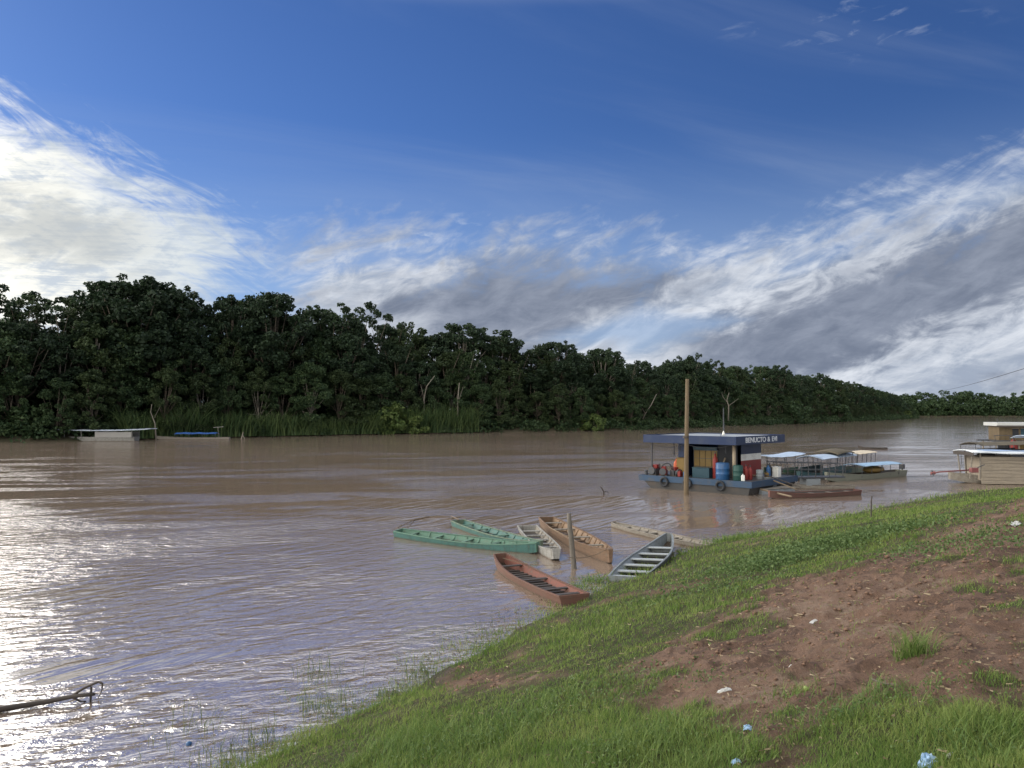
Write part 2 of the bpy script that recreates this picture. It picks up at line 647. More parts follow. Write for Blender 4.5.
# the broad open reach runs smoother than the water along this bank
pos = nt.nodes.new('ShaderNodeSeparateXYZ')
nt.links.new(co, pos.inputs[0])
pos_x = E(pos.outputs[0])
reach = E.m('SQRT', E(pos.outputs[0]) * E(pos.outputs[0]) + E(pos.outputs[1]) * E(pos.outputs[1]))
calm = 1.0 / (1.0 + reach / 90.0 + emax(pos_x - 18.0, 0.0) / 22.0)
h = h * calm
b = bump(nt, p, h, 1.0, 1.0)
big = noise(co, .05, 4, .6)
nt.links.new(mixc(sstep(big, .35, .7), (.185, .140, .110), (.150, .112, .087)), p.inputs['Base Color'])
p.inputs['Roughness'].default_value = .06
p.inputs['IOR'].default_value = 4.8
p.inputs['Specular IOR Level'].default_value = .5
W = 6000.0
water = link_mesh("river_water", [(-W, -300, 0), (W, -300, 0), (W, 6000, 0), (-W, 6000, 0)], [(0, 1, 2, 3)], m)
tag(water, kind="structure")

# ------------------------------------------------------------------ far bank
BANK = np.array([(-330, 40), (-210, 88), (-130, 108), (-82, 124), (-60, 147), (-25, 174.5), (9.7, 197), (35.5, 213),
                 (74, 262), (120, 325), (205, 440), (270, 530), (312, 590)], float)
seg = np.hypot(*(BANK[1:] - BANK[:-1]).T)
cum = np.concatenate([[0], np.cumsum(seg)])


def bank_pt(s):
    x = np.interp(s, cum, BANK[:, 0]); y = np.interp(s, cum, BANK[:, 1])
    x2 = np.interp(s + 4, cum, BANK[:, 0]) - np.interp(s - 4, cum, BANK[:, 0])
    y2 = np.interp(s + 4, cum, BANK[:, 1]) - np.interp(s - 4, cum, BANK[:, 1])
    l = math.hypot(x2, y2)
    return x, y, -y2 / l, x2 / l      # point and inland normal


m_bank = worn("far_bank_earth", (.06, .05, .03), (.03, .035, .015), .7, .95, .3)
rows = [(-9, -2.0), (-2, -.5), (0, .05), (3, 1.1), (8, 2.2), (40, 3.2), (160, 4.0)]
vv, ff = [], []
ss = np.linspace(0, cum[-1], 120)
for i, s in enumerate(ss):
    x, y, nx_, ny_ = bank_pt(s)
    wob = 1.2 * fbm(np.array([s * .08]), np.array([.5]), 3)[0] * 2
    taper = min(1, (cum[-1] - s) / 60 + .12)
    for (o, z) in rows:
        oo = o * (taper if o > 8 else 1)
        vv.append((x + nx_ * (oo - wob), y + ny_ * (oo - wob), z))
nr = len(rows)
for i in range(len(ss) - 1):
    for j in range(nr - 1):
        a = i * nr + j
        ff.append((a, a + nr, a + nr + 1, a + 1))
tag(link_mesh("far_bank", vv, ff, m_bank, smooth=True), kind="structure")

# the farthest bank, beyond the bend
FAR = [(150, 1150), (300, 1000), (420, 930), (620, 905), (900, 880), (1400, 860)]
vv, ff = [], []
for (x, y) in FAR:
    vv += [(x, y - 10, -1), (x, y, .3), (x, y + 30, 3), (x, y + 500, 6)]
for i in range(len(FAR) - 1):
    for j in range(3):
        a = i * 4 + j
        ff.append((a, a + 4, a + 5, a + 1))
tag(link_mesh("distant_bank", vv, ff, m_bank), kind="structure")

# ------------------------------------------------------------------ foliage
def leaf_quads(cen, size, rg, up=.35, elong=1.5):
    n = len(cen)
    nrm = rg.normal(size=(n, 3)); nrm[:, 2] += up * 1.2
    nrm /= np.linalg.norm(nrm, axis=1)[:, None]
    t = rg.normal(size=(n, 3)); t -= (t * nrm).sum(1)[:, None] * nrm
    t /= np.linalg.norm(t, axis=1)[:, None]
    b = np.cross(nrm, t)
    sz = (size * rg.uniform(.6, 1.35, n))[:, None]
    a, c = t * sz * elong * .5, b * sz * .5
    droop = np.zeros((n, 3)); droop[:, 2] = -.18 * sz[:, 0]
    V = np.stack([cen - a + droop, cen + c * .9, cen + a + droop, cen - c * .9], 1).reshape(-1, 3)
    return V, np.arange(n * 4).reshape(-1, 4)


def blobs_to_leaves(bl, per, size, rg):
    cs = []
    for (x, y, z, r, fl) in bl:
        n = int(per * (r / 1.5) ** 1.6)
        d = rg.normal(size=(n, 3)); d /= np.linalg.norm(d, axis=1)[:, None]
        rad = r * rg.uniform(.45, 1.0, n) ** .6
        q = d * rad[:, None]; q[:, 2] *= fl
        q[:, 2] -= .1 * r
        cs.append(q + (x, y, z))
    return leaf_quads(np.concatenate(cs), size, rg)


LEAF_D = leaf_mat("dark_forest_leaves", (.017, .034, .018), (.038, .064, .029), .22, .4)
LEAF_M = leaf_mat("mid_forest_leaves", (.026, .052, .023), (.060, .092, .036), .25, .4)
LEAF_O = leaf_mat("olive_forest_leaves", (.026, .046, .019), (.056, .080, .030), .25, .4)
LEAF_L = leaf_mat("pale_bush_leaves", (.07, .11, .03), (.12, .16, .05), .3, .25)
BARK = worn("forest_bark", (.11, .09, .07), (.05, .05, .035), .5, .9, 1.2)
PALE_BARK = worn("pale_bark", (.17, .15, .125), (.09, .08, .065), .4, .85, 1.2)


def tree_proto(kind, seed, h=20.0):
    """returns (trunk mesh, crown mesh); foot at the origin, height h"""
    rg = np.random.default_rng(seed)
    bl = []
    if kind == 'broad':
        n = 74
        for i in range(n):
            t = rg.uniform(-.55, 1); a = rg.uniform(0, 2 * math.pi)
            rr = math.sqrt(max(0, 1 - t * t)) * rg.uniform(.65, 1.05)
            bl.append((rr * 5.6 * math.cos(a), rr * 5.6 * math.sin(a), h * .62 + t * h * .335, rg.uniform(.7, 1.5), .8))
        for i in range(60):
            t = rg.uniform(-.5, 1); a = rg.uniform(0, 2 * math.pi)
            rr = math.sqrt(max(0, 1 - t * t)) * rg.uniform(.95, 1.2)
            bl.append((rr * 5.4 * math.cos(a), rr * 5.4 * math.sin(a), h * .63 + t * h * rg.uniform(.32, .385), rg.uniform(.35, .75), .9))
    elif kind == 'tall':
        for i in range(40):
            t = rg.uniform(0, 1); a = rg.uniform(0, 2 * math.pi)
            bl.append((3.4 * rg.uniform(.7, 1.25) * math.cos(a), 3.4 * rg.uniform(.7, 1.25) * math.sin(a), h * (.35 + .66 * t) * (1 if t < .8 else 1.0), rg.uniform(.35, .7), .9))
        for i in range(64):
            t = rg.uniform(0, 1); a = rg.uniform(0, 2 * math.pi)
            rr = (math.sin(math.pi * min(1, t * .8 + .2)) ** .6) * rg.uniform(.4, 1.05) * 3.8
            bl.append((rr * math.cos(a), rr * math.sin(a), h * (.30 + .65 * t), rg.uniform(.8, 1.5), .7))
    elif kind == 'umbrella':
        for (zf, R_, n) in ((.94, 2.8, 10), (.87, 4.2, 20), (.78, 4.6, 22), (.68, 3.4, 12), (.56, 2.4, 7)):
            for i in range(n):
                a = rg.uniform(0, 2 * math.pi); rr = R_ * math.sqrt(rg.uniform(.1, 1))
                bl.append((rr * math.cos(a), rr * math.sin(a), h * zf + rg.uniform(-.9, .8), rg.uniform(.5, 1.35), .6))
    elif kind == 'airy':
        for i in range(40):
            t = rg.uniform(0, 1); a = rg.uniform(0, 2 * math.pi)
            rr = rg.uniform(.5, 1.0) * (2.0 + 3.2 * t)
            bl.append((rr * math.cos(a), rr * math.sin(a), h * (.55 + .44 * t), rg.uniform(.4, 1.0), .7))
        for i in range(14):
            a = rg.uniform(0, 2 * math.pi); rr = rg.uniform(0, 3)
            bl.append((rr * math.cos(a), rr * math.sin(a), h * rg.uniform(.35, .6), rg.uniform(1, 1.7), .7))
    elif kind == 'low':
        for i in range(85):
            t = rg.uniform(0, 1); a = rg.uniform(0, 2 * math.pi)
            rr = (1 - t ** 2.2) ** .5 * rg.uniform(.55, 1.15) * 5.2
            bl.append((rr * math.cos(a), rr * math.sin(a), h * (.06 + .9 * t), rg.uniform(.6, 1.8), .8))
    V, Fq = blobs_to_leaves(bl, 215 if kind != 'airy' else 190, .33, rg)
    crown = fast_mesh("crown", V, Fq)
    mb = MB()
    lean = rg.uniform(-.9, .9, 2)
    top = h * (.8 if kind != 'low' else .5)
    tp = [(lean[0] * (k / 6) ** 2, lean[1] * (k / 6) ** 2 + .2 * math.sin(k), -1.0 + (top + 1.0) * k / 6) for k in range(7)]
    mb.tube(tp, .34, .10, 7)
    for b_ in bl[::4]:
        k = rg.uniform(.35, .8)
        i = int(k * 6)
        p0 = Vector(tp[i])
        p1 = Vector(b_[:3])
        if p1.z < p0.z + .5: p0 = Vector(tp[max(1, i - 2)])
        mid = (p0 + p1) / 2 + Vector((0, 0, -.4))
        mb.tube([p0, mid, p1], .12, .03, 5)
    tr = bpy.data.meshes.new("trunk")
    tr.from_pydata(mb.v, [], mb.f); tr.update()
    tr.polygons.foreach_set('use_smooth', [True] * len(tr.polygons))
    return tr, crown


PROTO = {}
for kind, seeds in (('broad', (1, 2, 3)), ('tall', (4, 5)), ('umbrella', (6, 7)), ('airy', (8, 9)), ('low', (10, 11, 12))):
    PROTO[kind] = [tree_proto(kind, s_) for s_ in seeds]

_slots = {}


def with_mat(me, mat):
    key = (me.name, mat.name)
    if key not in _slots:
        c = me.copy(); c.name = me.name
        c.materials.clear(); c.materials.append(mat)
        _slots[key] = c
    return _slots[key]


def place_tree(kind, loc, h, wid, rot, leaf, bark, label, group, name="forest_tree"):
    tr, cr = rnd.choice(PROTO[kind])
    root = empty(name, loc, rot, label, "tree", group)
    root.scale = (wid, wid, h / 20.0)
    for nm, me_, mt in (("trunk", tr, bark), ("crown", cr, leaf)):
        o = bpy.data.objects.new(nm, with_mat(me_, mt))
        col.objects.link(o)
        o.parent = root
    return root


# skyline of the far forest: photo column -> image row of the tree tops
SKY_X = [-200, 0, 30, 70, 92, 100, 140, 180, 192, 205, 222, 245, 262, 300, 350, 385, 400, 450, 480, 500, 520, 540, 580, 600, 640, 690, 720, 780, 800, 830, 860, 890, 925]
SKY_Y = [300, 288, 292, 300, 296, 282, 278, 282, 306, 318, 300, 296, 298, 296, 310, 314, 322, 323, 325, 332, 342, 342, 345, 350, 359, 357, 362, 368, 374, 379, 384, 392, 404]

ZONES = [(-999, 55, "at the left end of the far bank"), (55, 125, "behind the left half of the white-roofed far boat"), (125, 200, "behind the blue-tarped far boat"),
         (200, 300, "over the tall cane left of the far stake"), (300, 400, "left of the pale green riverside bush"), (400, 480, "right of the pale green riverside bush"),
         (480, 560, "across the river above the orange canoe"), (560, 640, "just left of the fuel barge across the river"), (640, 720, "straight behind the tall mooring pole"),
         (720, 790, "behind the signed end of the barge roof"), (790, 860, "beyond the canopied boats"), (860, 2000, "at the thin right tip of the far forest")]


def zone(px):
    for a, b_, t in ZONES:
        if a <= px < b_: return t
    return ZONES[-1][2]


ROWS = [(3.5, .50, 'low', "low leafy tree at the water, "), (9, .74, 'mid', "dark tree of the forest wall, "),
        (16, .97, 'sky', "tall dark tree meeting the sky, ")]
n_tree = 0
for ri, (off, frac, kd, lab) in enumerate(ROWS):
    s = 60.0 + ri * 2.5
    while s < cum[-1] - 2:
        x, y, ax, ay = bank_pt(s)
        dist_f = np.interp(y, [100, 220, 600], [1, 1.05, 1.9])
        o = off * (1 if y < 400 else .8) + rnd.uniform(-1.8, 1.8)
        lx, ly = x + ax * o, y + ay * o
        ppx = 512 + lx / ly * FPX
        step = rnd.uniform(5.0, 7.2) * dist_f
        if ppx > -70:
            rowy = np.interp(ppx, SKY_X, SKY_Y)
            if kd == 'sky' and ppx < 860:
                rowy += rnd.choice((0, 0, 3, 8, -2))
            Hh = EYE + (HOR - rowy) / FPX * ly
            h = max(4.0, Hh * frac * (rnd.uniform(.88, 1.1) if kd != 'sky' else 1.0) - 1.5)
            if kd == 'low': k_ = 'low'
            elif kd == 'mid': k_ = rnd.choice(('broad', 'tall', 'low', 'broad'))
            else: k_ = rnd.choice(('broad', 'broad', 'tall', 'tall', 'airy', 'airy', 'umbrella')) if ppx > 92 else 'airy'
            if kd == 'sky' and 184 < ppx < 214:
                s += step; continue
            wid = h / 20 * rnd.uniform(.85, 1.15) * (1.15 if kd != 'sky' else 1.0)
            wid = max(wid, .55)
            place_tree(k_, (lx, ly, 1.5), h, wid, rnd.uniform(0, 6.28), rnd.choice((LEAF_M, LEAF_M, LEAF_O)) if (kd == 'low' or rnd.random() < .3) else rnd.choice((LEAF_D, LEAF_D, LEAF_D, LEAF_O)),
                       PALE_BARK if rnd.random() < .15 else BARK, lab + zone(ppx), lab.split(',')[0].replace('tree', 'trees') + " " + zone(ppx))
            n_tree += 1
        s += step

# trees that stand out of the wall
special = [
    (138, 151, 276, 'broad', 1.3, "tallest and broadest tree of the far forest, its crown highest against the bright cloud"),
    (112, 152, 281, 'broad', 1.15, "big rounded tree touching the left side of the tallest tree"),
    (168, 156, 284, 'broad', 1.1, "big rounded tree touching the right side of the tallest tree"),
    (233, 162, 292, 'umbrella', .95, "flat layered tree right of the gap beside the tallest tree"),
    (272, 166, 291, 'broad', 1.1, "round crowned tree above the tall cane, next right of the flat layered tree"),
    (30, 140, 288, 'airy', 1.2, "thin open tree near the left edge with white cloud showing through its crown"),
    (70, 142, 300, 'airy', 1.1, "thin open tree with sky holes just left of the tall rounded trees"),
    (330, 178, 301, 'airy', 1.15, "open feathery tree standing above the crowns right of the tall cane"),
    (358, 181, 305, 'airy', 1.15, "second open feathery tree, the one with a ragged flat top above the pale bush"),
    (465, 200, 321, 'umbrella', 1.1, "flat topped tree with a long bare trunk in the middle of the far forest"),
    (500, 204, 330, 'umbrella', 1.0, "smaller flat topped tree touching the right of the long trunked one"),
    (555, 212, 340, 'broad', 1.25, "very dark dense dome shaped tree above the orange canoe"),
    (602, 220, 347, 'broad', 1.2, "pale dome shaped tree with a bare pale trunk left of the barge"),
    (690, 262, 354, 'tall', .9, "slim tree standing above the others behind the mooring pole"),
    (780, 330, 364, 'umbrella', .95, "small flat topped tree sticking out above the far slope right of the barge"),
    (822, 385, 373, 'broad', .9, "little round tree standing proud beyond the canopied boats"),
]
for (ppx, d, ytop, kd, wd, lab) in special:
    h = EYE + (HOR - ytop) / FPX * d - 1.5
    l = at_d(ppx, d, 1.5)
    place_tree(kd, l, h, wd * h / 21, rnd.uniform(0, 6.28), LEAF_D if kd != 'airy' else LEAF_D, PALE_BARK if 'trunk' in lab else BARK, lab, None, "forest_tree")

# pale bushes on the waterline
def bush_proto(seed):
    rg = np.random.default_rng(seed)
    bl = []
    for i in range(26):
        t = rg.uniform(0, 1); a = rg.uniform(0, 6.28); rr = (1 - t * t) ** .5 * rg.uniform(.4, 1) * 2.6
        bl.append((rr * math.cos(a), rr * math.sin(a), .3 + 2.7 * t, rg.uniform(.5, .95), .75))
    V, Fq = blobs_to_leaves(bl, 240, .26, rg)
    return fast_mesh("leafage", V, Fq)


BUSH = [bush_proto(31), bush_proto(32)]
for (ppx, yb, hp, lab) in [(388, 434.3, 30, "pale yellow green bush standing brightest at the far waterline"),
                           (408, 434, 23, "shorter pale bush leaning on the brightest far bush"),
                           (372, 434.6, 20, "small pale bush left of the brightest far bush"),
                           (85, 440, 24, "light green bush behind the white-roofed far boat"),
                           (110, 439.6, 18, "rounded light bush behind the right part of the white-roofed far boat"),
                           (20, 442, 34, "wide drooping bush at the left edge of the far bank"),
                           (595, 431, 16, "low pale bush under the pale trunked dome tree"),
                           (668, 427, 30, "mid green bush left of the mooring pole across the river"),
                           (705, 426, 32, "pale olive bush behind the barge roof, right of the mooring pole"),
                           (735, 425.5, 24, "olive bush behind the thin mast of the barge"),
                           (795, 424, 22, "bush at the waterline right of the barge sign"),
                           (840, 422, 17, "bush at the waterline beyond the canopied boats"),
                           (880, 420, 12, "bush near the thin tip of the far bank"),
                           (908, 419, 8, "last light bush on the very tip of the far bank")]:
    l = px_to(ppx, yb, 0)
    k = hp / FPX * l.y / 3.3
    root = empty("riverside_bush", (l.x, l.y + 2.0, .2), rnd.uniform(0, 6), lab, "bush", "pale bushes on the far waterline")
    root.scale = (k * 1.1, k * 1.1, k)
    o = bpy.data.objects.new("leafage", with_mat(rnd.choice(BUSH), LEAF_L if ('pale' in lab or 'light' in lab or 'olive' in lab) else LEAF_M))
    col.objects.link(o); o.parent = root
    st = MB()
    for k_ in range(5):
        a = k_ * 1.26
        st.tube([(0, 0, -.3), (.5 * math.cos(a), .5 * math.sin(a), 1.0), (1.2 * math.cos(a), 1.2 * math.sin(a), 2.2)], .06, .02, 5)
    st.build("stem", BARK, root)

# undergrowth that fills the foot of the forest (one mass)
rg = np.random.default_rng(77)
bl = []
for s in np.arange(55, cum[-1], 1.15):
    x, y, ax, ay = bank_pt(s)
    for q in range(2):
        o = rg.uniform(-.5, 5)
        k = np.interp(y, [100, 250, 600], [1, 1.2, 1.6])
        bl.append((x + ax * o, y + ay * o, 1.2 + rg.uniform(-.9, 1.0) + o * .28, rg.uniform(.9, 1.7) * k, .8))
V, Fq = blobs_to_leaves(bl, 60, .42, rg)
me = fast_mesh("undergrowth", V, Fq); me.materials.append(LEAF_M)
o = bpy.data.objects.new("undergrowth", me); col.objects.link(o)
tag(o, "tangled green undergrowth along the foot of the far forest", "undergrowth", None, "stuff")

# tall cane
def blades(bx, by, bz, hgt, wid, lean, rg, seg=3, curl=1.0):
    """arching ribbons; returns verts, quads"""
    n = len(bx)
    a = rg.uniform(0, 2 * math.pi, n)
    dx, dy = np.cos(a), np.sin(a)
    fa = a + math.pi / 2 + rg.uniform(-.7, .7, n)
    wx, wy = np.cos(fa), np.sin(fa)
    L = []
    for k in range(seg + 1):
        t = k / seg
        off = lean * hgt * (t ** 1.8) * curl
        zc = hgt * (t - .22 * lean * t * t)
        w = wid * (1 - t) ** .6 * .5 if k < seg else wid * .04
        cx, cy, cz = bx + dx * off, by + dy * off, bz + zc
        L.append(np.stack([cx - wx * w, cy - wy * w, cz], -1))
        L.append(np.stack([cx + wx * w, cy + wy * w, cz], -1))
    V = np.stack(L, 1)
    base = (np.arange(n) * (2 * (seg + 1)))[:, None]
    f = np.concatenate([base + np.array([[2 * k, 2 * k + 1, 2 * k + 3, 2 * k + 2]]) for k in range(seg)], 1).reshape(-1, 4)
    return V.reshape(-1, 3), f


n = 9000
sc = rg.uniform(cum[3] + 18, cum[5] + 20, n)
P_ = np.array([bank_pt(s)[:4] for s in sc])
o_ = rg.uniform(-.8, 4, n)
bx, by = P_[:, 0] + P_[:, 2] * o_, P_[:, 1] + P_[:, 3] * o_
hh = rg.uniform(2.2, 7.6, n) * np.clip(.75 + 1.7 * fbm(sc * .16, sc * 0 + .3, 4), .25, 1.3)
V, f = blades(bx, by, np.full(n, .2), hh, np.full(n, .22), rg.uniform(.15, .9, n), rg, 4)
me = fast_mesh("tall_cane", V, f)
me.materials.append(leaf_mat("cane_leaves", (.045, .082, .032), (.10, .14, .05), .3, .1, .2))
o = bpy.data.objects.new("tall_cane", me); col.objects.link(o)
tag(o, "tall green river cane standing along the far waterline", "cane", None, "stuff")

# distant wood beyond the bend (one mass)
bl = []
farp = np.array(FAR, float)
for i in range(len(FAR) - 1):
    a, b_ = farp[i], farp[i + 1]
    L = np.hypot(*(b_ - a))
    for k in range(int(L / .2)):
        t = rg.uniform(0, 1)
        o = rg.uniform(1, 32)
        q = a + (b_ - a) * t
        hmax = 23 + 10 * (fbm(np.array([q[0] * .02 + o * .01]), np.array([3.0]), 3)[0] + .2) * 2
        z = rg.uniform(.0, 1) ** 1.15 * hmax * (.45 + .55 * min(1, o / 20))
        bl.append((q[0], q[1] + o, z, rg.uniform(2.5, 4.6), .7))
V, Fq = blobs_to_leaves(bl, 16, 1.5, rg)
me = fast_mesh("distant_wood", V, Fq); me.materials.append(LEAF_M)
o = bpy.data.objects.new("distant_wood", me); col.objects.link(o)
tag(o, "far forest beyond the river bend on the right horizon", "forest", None, "stuff")

# deep interior of the forest: a second mass behind the trees closes the view under the crowns
bl = []
for s in np.arange(40, cum[-1] - 6, 1.7):
    x, y, ax, ay = bank_pt(s)
    ppx = 512 + x / y * FPX
    Hh = EYE + (HOR - np.interp(ppx, SKY_X, SKY_Y)) / FPX * y
    for q in range(7):
        o = rg.uniform(9, 24) * (1 if y < 400 else .7)
        bl.append((x + ax * o, y + ay * o, 1 + rg.uniform(0, .62) ** 1.15 * Hh, rg.uniform(1.9, 2.9), .8))
for s in np.arange(40, cum[-1] - 6, 1.2):
    x, y, ax, ay = bank_pt(s)
    for q in range(4):
        o = rg.uniform(12, 30) * (1 if y < 400 else .6)
        bl.append((x + ax * o, y + ay * o, rg.uniform(1.5, 10.5), rg.uniform(1.9, 2.9), .9))
V, Fq = blobs_to_leaves(bl, 34, .8, rg)
me = fast_mesh("forest_interior", V, Fq); me.materials.append(LEAF_D)
o = bpy.data.objects.new("forest_interior", me); col.objects.link(o)
tag(o, "dark foliage filling the depth of the forest behind its first trees", "forest", None, "stuff")

# bare pale trunks in front of the wall
def dead_tree(foot, pts_list, r, label):
    t = empty("bare_tree", foot, 0, label, "dead tree", "bare pale trunks on the far bank")
    mb = MB()
    mb.tube(pts_list[0], r, r * .35, 7)
    mb.build("trunk", PALE_BARK, t, True)
    for br in pts_list[1:]:
        MB().tube(br, r * .45, r * .12, 5).build("branch", PALE_BARK, t, True)


f0 = at_d(640, 222, 2)
dead_tree(f0, [[(0, 0, -1), (1.5, 0, 2.5), (3.2, 0, 5), (4.8, 0, 8.2)], [(1.5, 0, 2.5), (.4, 0, 4.5), (.2, 0, 5.5)]], .24, "bare pale trunk leaning right, left of the mooring pole")
f0 = at_d(728, 262, 3)
dead_tree(f0, [[(0, 0, -1), (.2, 0, 4), (-.4, 0, 6), (.4, 0, 8.6)], [(.1, 0, 4), (2.0, 0, 5.4), (3.6, 0, 6.6)], [(0, 0, 5), (-1.6, 0, 7), (-2.2, 0, 8.6)]], .28, "bare pale forked tree behind the barge roof")
f0 = at_d(157, 138, 1)
dead_tree(f0, [[(0, 0, -1), (-.3, 0, 2), (-1.1, 0, 4), (-.9, 0, 5.4)], [(-.4, 0, 3), (.6, 0, 5)]], .13, "thin pale dead tree above the gap between the two far boats")
f0 = at_d(424, 180, 2)
dead_tree(f0, [[(0, 0, -1), (0, 0, 6), (.6, 0, 9), (2.5, 0, 11.5)], [(0, 0, 6), (-.8, 0, 9.5)]], .2, "pale crooked trunk right of the brightest far bush")
f0 = at_d(458, 183, 2)
dead_tree(f0, [[(0, 0, -1), (-.1, 0, 5), (.3, 0, 10)], [(.0, 0, 5), (1.2, 0, 9)]], .24, "straight bare trunk under the flat topped tree")

# ------------------------------------------------------------------ near grass
def dens(x, y, s, m_):
    return np.clip(1 - m_ * 1.12, 0, 1)


GRASS_A = leaf_mat("bank_grass_blades", (.085, .155, .028), (.215, .265, .075), .4, 0, 1.1)


def scatter(n, ymin, ymax, pw, margin=1.04):
    """random spots on the bank, thinner with distance"""
    u = rng.random(n)
    a = 1 - pw
    yy = (ymin ** a + u * (ymax ** a - ymin ** a)) ** (1 / a)
    xx = rng.uniform(-1, 1, n) * (yy * .70 * margin + .8)
    return xx, yy


def spots(n, ymin, ymax, pw, smin, fill):
    xx, yy = scatter(n, ymin, ymax, pw)
    z, s, m_ = ground_z(xx, yy)
    keep = (s > smin - 1.5 * np.clip(fbm(xx * .8 + 5, yy * .8, 3) * 4, 0, 1) * (rng.random(n) < .5)) & (rng.random(n) < np.maximum(dens(xx, yy, s, m_), fill * (1 + 3 * (fbm(xx * 2.3, yy * 2.3, 3) > .08))))
    return xx[keep], yy[keep], z[keep], s[keep], m_[keep]


x_, y_, z_, s_, m_ = spots(620000, 2.6, 60, 1.5, -.35, .035)
lush = np.clip(.5 + 2.2 * fbm(x_ * .8 + 20, y_ * .8, 4) + .9 * fbm(x_ * 3.1, y_ * 3.1, 2), .1, 1.6)
nearf = np.interp(y_, [2.5, 6, 9, 16, 60], [.075, .085, .085, .10, .13])
leftlush = 1 + .5 * np.clip((2.0 - x_) / 3, 0, 1) * np.clip((9 - y_) / 4, 0, 1)
hgt = nearf * (.45 + .85 * lush) * leftlush * rng.uniform(.35, 1.35, len(x_)) * (1 - .45 * m_)
hgt = np.where(s_ < .5, hgt * 1.4, hgt)
wd = np.maximum(.0058, y_ * .00095) * rng.uniform(.6, 1.3, len(x_))
hgt = hgt + np.clip(-z_, 0, .4) * 1.1
V, f = blades(x_, y_, z_ - .012, hgt, wd, rng.uniform(.15, .95, len(x_)), rng, 3)
me = fast_mesh("grass", V, f); me.materials.append(GRASS_A)
o = bpy.data.objects.new("grass", me); col.objects.link(o)
tag(o, "short green grass covering the sloping river bank", "grass", None, "stuff")
print("grass blades", len(x_), "trees", n_tree)

# dead straw and rootlets
sx, sy = scatter(12000, 2.8, 40, 1.35)
z, s, mm = ground_z(sx, sy)
k = (s > .1) & (rng.random(len(sx)) < .25 + .5 * mm)
sx, sy, z = sx[k], sy[k], z[k]
n = len(sx)
a = rng.uniform(0, 6.28, n); ln = rng.uniform(.015, .075, n) * np.clip(sy / 8, .8, 1.8); w = np.maximum(.0011, sy * .00022)
dx, dy = np.cos(a) * ln / 2, np.sin(a) * ln / 2
ox, oy = -np.sin(a) * w, np.cos(a) * w
zz_ = z + rng.uniform(.004, .03, n) + .02 * (1 - mm[k])
V = np.stack([np.stack([sx - dx - ox, sy - dy - oy, zz_ - .004], -1), np.stack([sx + dx - ox, sy + dy - oy, zz_ + rng.uniform(-.01, .02, n)], -1),
              np.stack([sx + dx + ox, sy + dy + oy, zz_ + .012], -1), np.stack([sx - dx + ox, sy - dy + oy, zz_ + .004], -1)], 1).reshape(-1, 3)
me = fast_mesh("dry_straw", V, np.arange(n * 4).reshape(-1, 4))
me.materials.append(leaf_mat("straw_strands", (.13, .10, .06), (.26, .21, .135), .1, 0, 4))
o = bpy.data.objects.new("dry_straw", me); col.objects.link(o)
tag(o, "dead straw and rootlets strewn on the earth and grass", "straw", None, "stuff")

# taller tufts and broad-leaved weeds
tc_ = []
for (ppx, ppy, r_, n_, hh_) in [(908, 652, .16, 260, .30), (480, 740, .9, 900, .26), (640, 745, .7, 800, .24), (560, 700, .8, 500, .2), (400, 745, .8, 900, .24),
                                (980, 740, .5, 500, .2), (880, 690, .35, 260, .16), (700, 760, .35, 300, .2), (150, 790, .5, 300, .3), (590, 585, .5, 350, .4), (575, 592, .4, 250, .35),
                                (790, 690, .3, 160, .14), (845, 715, .4, 260, .15), (730, 540, 1.2, 500, .3)]:
    gx_, gy_ = ground_hit(ppx, ppy)
    tc_.append((rng.normal(gx_, r_ * .5, n_), rng.normal(gy_, r_ * .5, n_), np.full(n_, hh_)))
bx = np.concatenate([t[0] for t in tc_]); by = np.concatenate([t[1] for t in tc_]); hh = np.concatenate([t[2] for t in tc_])
bz = ground_z(bx, by)[0]
V, f = blades(bx, by, bz - .02, hh * rng.uniform(.5, 1.2, len(bx)), np.maximum(.007, by * .001) * rng.uniform(.7, 1.3, len(bx)), rng.uniform(.3, 1.1, len(bx)), rng, 4)
me = fast_mesh("tall_grass", V, f)
me.materials.append(leaf_mat("tall_grass_blades", (.075, .135, .03), (.15, .21, .055), .3, 0, 2.0))
o = bpy.data.objects.new("tall_grass", me); col.objects.link(o)
tag(o, "long arching grass tufts scattered over the bank", "grass", None, "stuff")

# leafy weeds: dark patch on the right half of the bank, specks elsewhere
cs, zs = [], []
for (ppx, ppy, rx, ry, n_) in [(800, 552, 2.2, 1.6, 4200), (850, 540, 2.6, 1.6, 3600), (770, 565, 1.2, 1.0, 1500), (950, 545, 1.8, .9, 900), (700, 680, .3, .3, 80), (600, 690, 1.2, 1.2, 700), (640, 745, .7, .5, 900), (480, 735, 1.2, .6, 900), (980, 745, .5, .4, 500), (880, 700, 1.2, .6, 700), (700, 590, 2, 2, 900), (1000, 545, 1.5, .8, 600)]:
    gx_, gy_ = ground_hit(ppx, ppy)
    a = rng.normal(gx_, rx * .5, n_); b_ = rng.normal(gy_, ry * .5, n_)
    cs.append(np.stack([a, b_, ground_z(a, b_)[0] + rng.uniform(.02, .2, n_) * min(1, gy_ / 12)], -1))
V, Fq = leaf_quads(np.concatenate(cs), np.clip(np.concatenate(cs)[:, 1] * .0026, .016, .05), rng, .8)
me = fast_mesh("leafy_weeds", V, Fq)
me.materials.append(leaf_mat("weed_leaves", (.06, .105, .032), (.11, .16, .055), .25, 0, 2))
o = bpy.data.objects.new("leafy_weeds", me); col.objects.link(o)
tag(o, "low leafy weeds in patches on the bank", "weeds", None, "stuff")

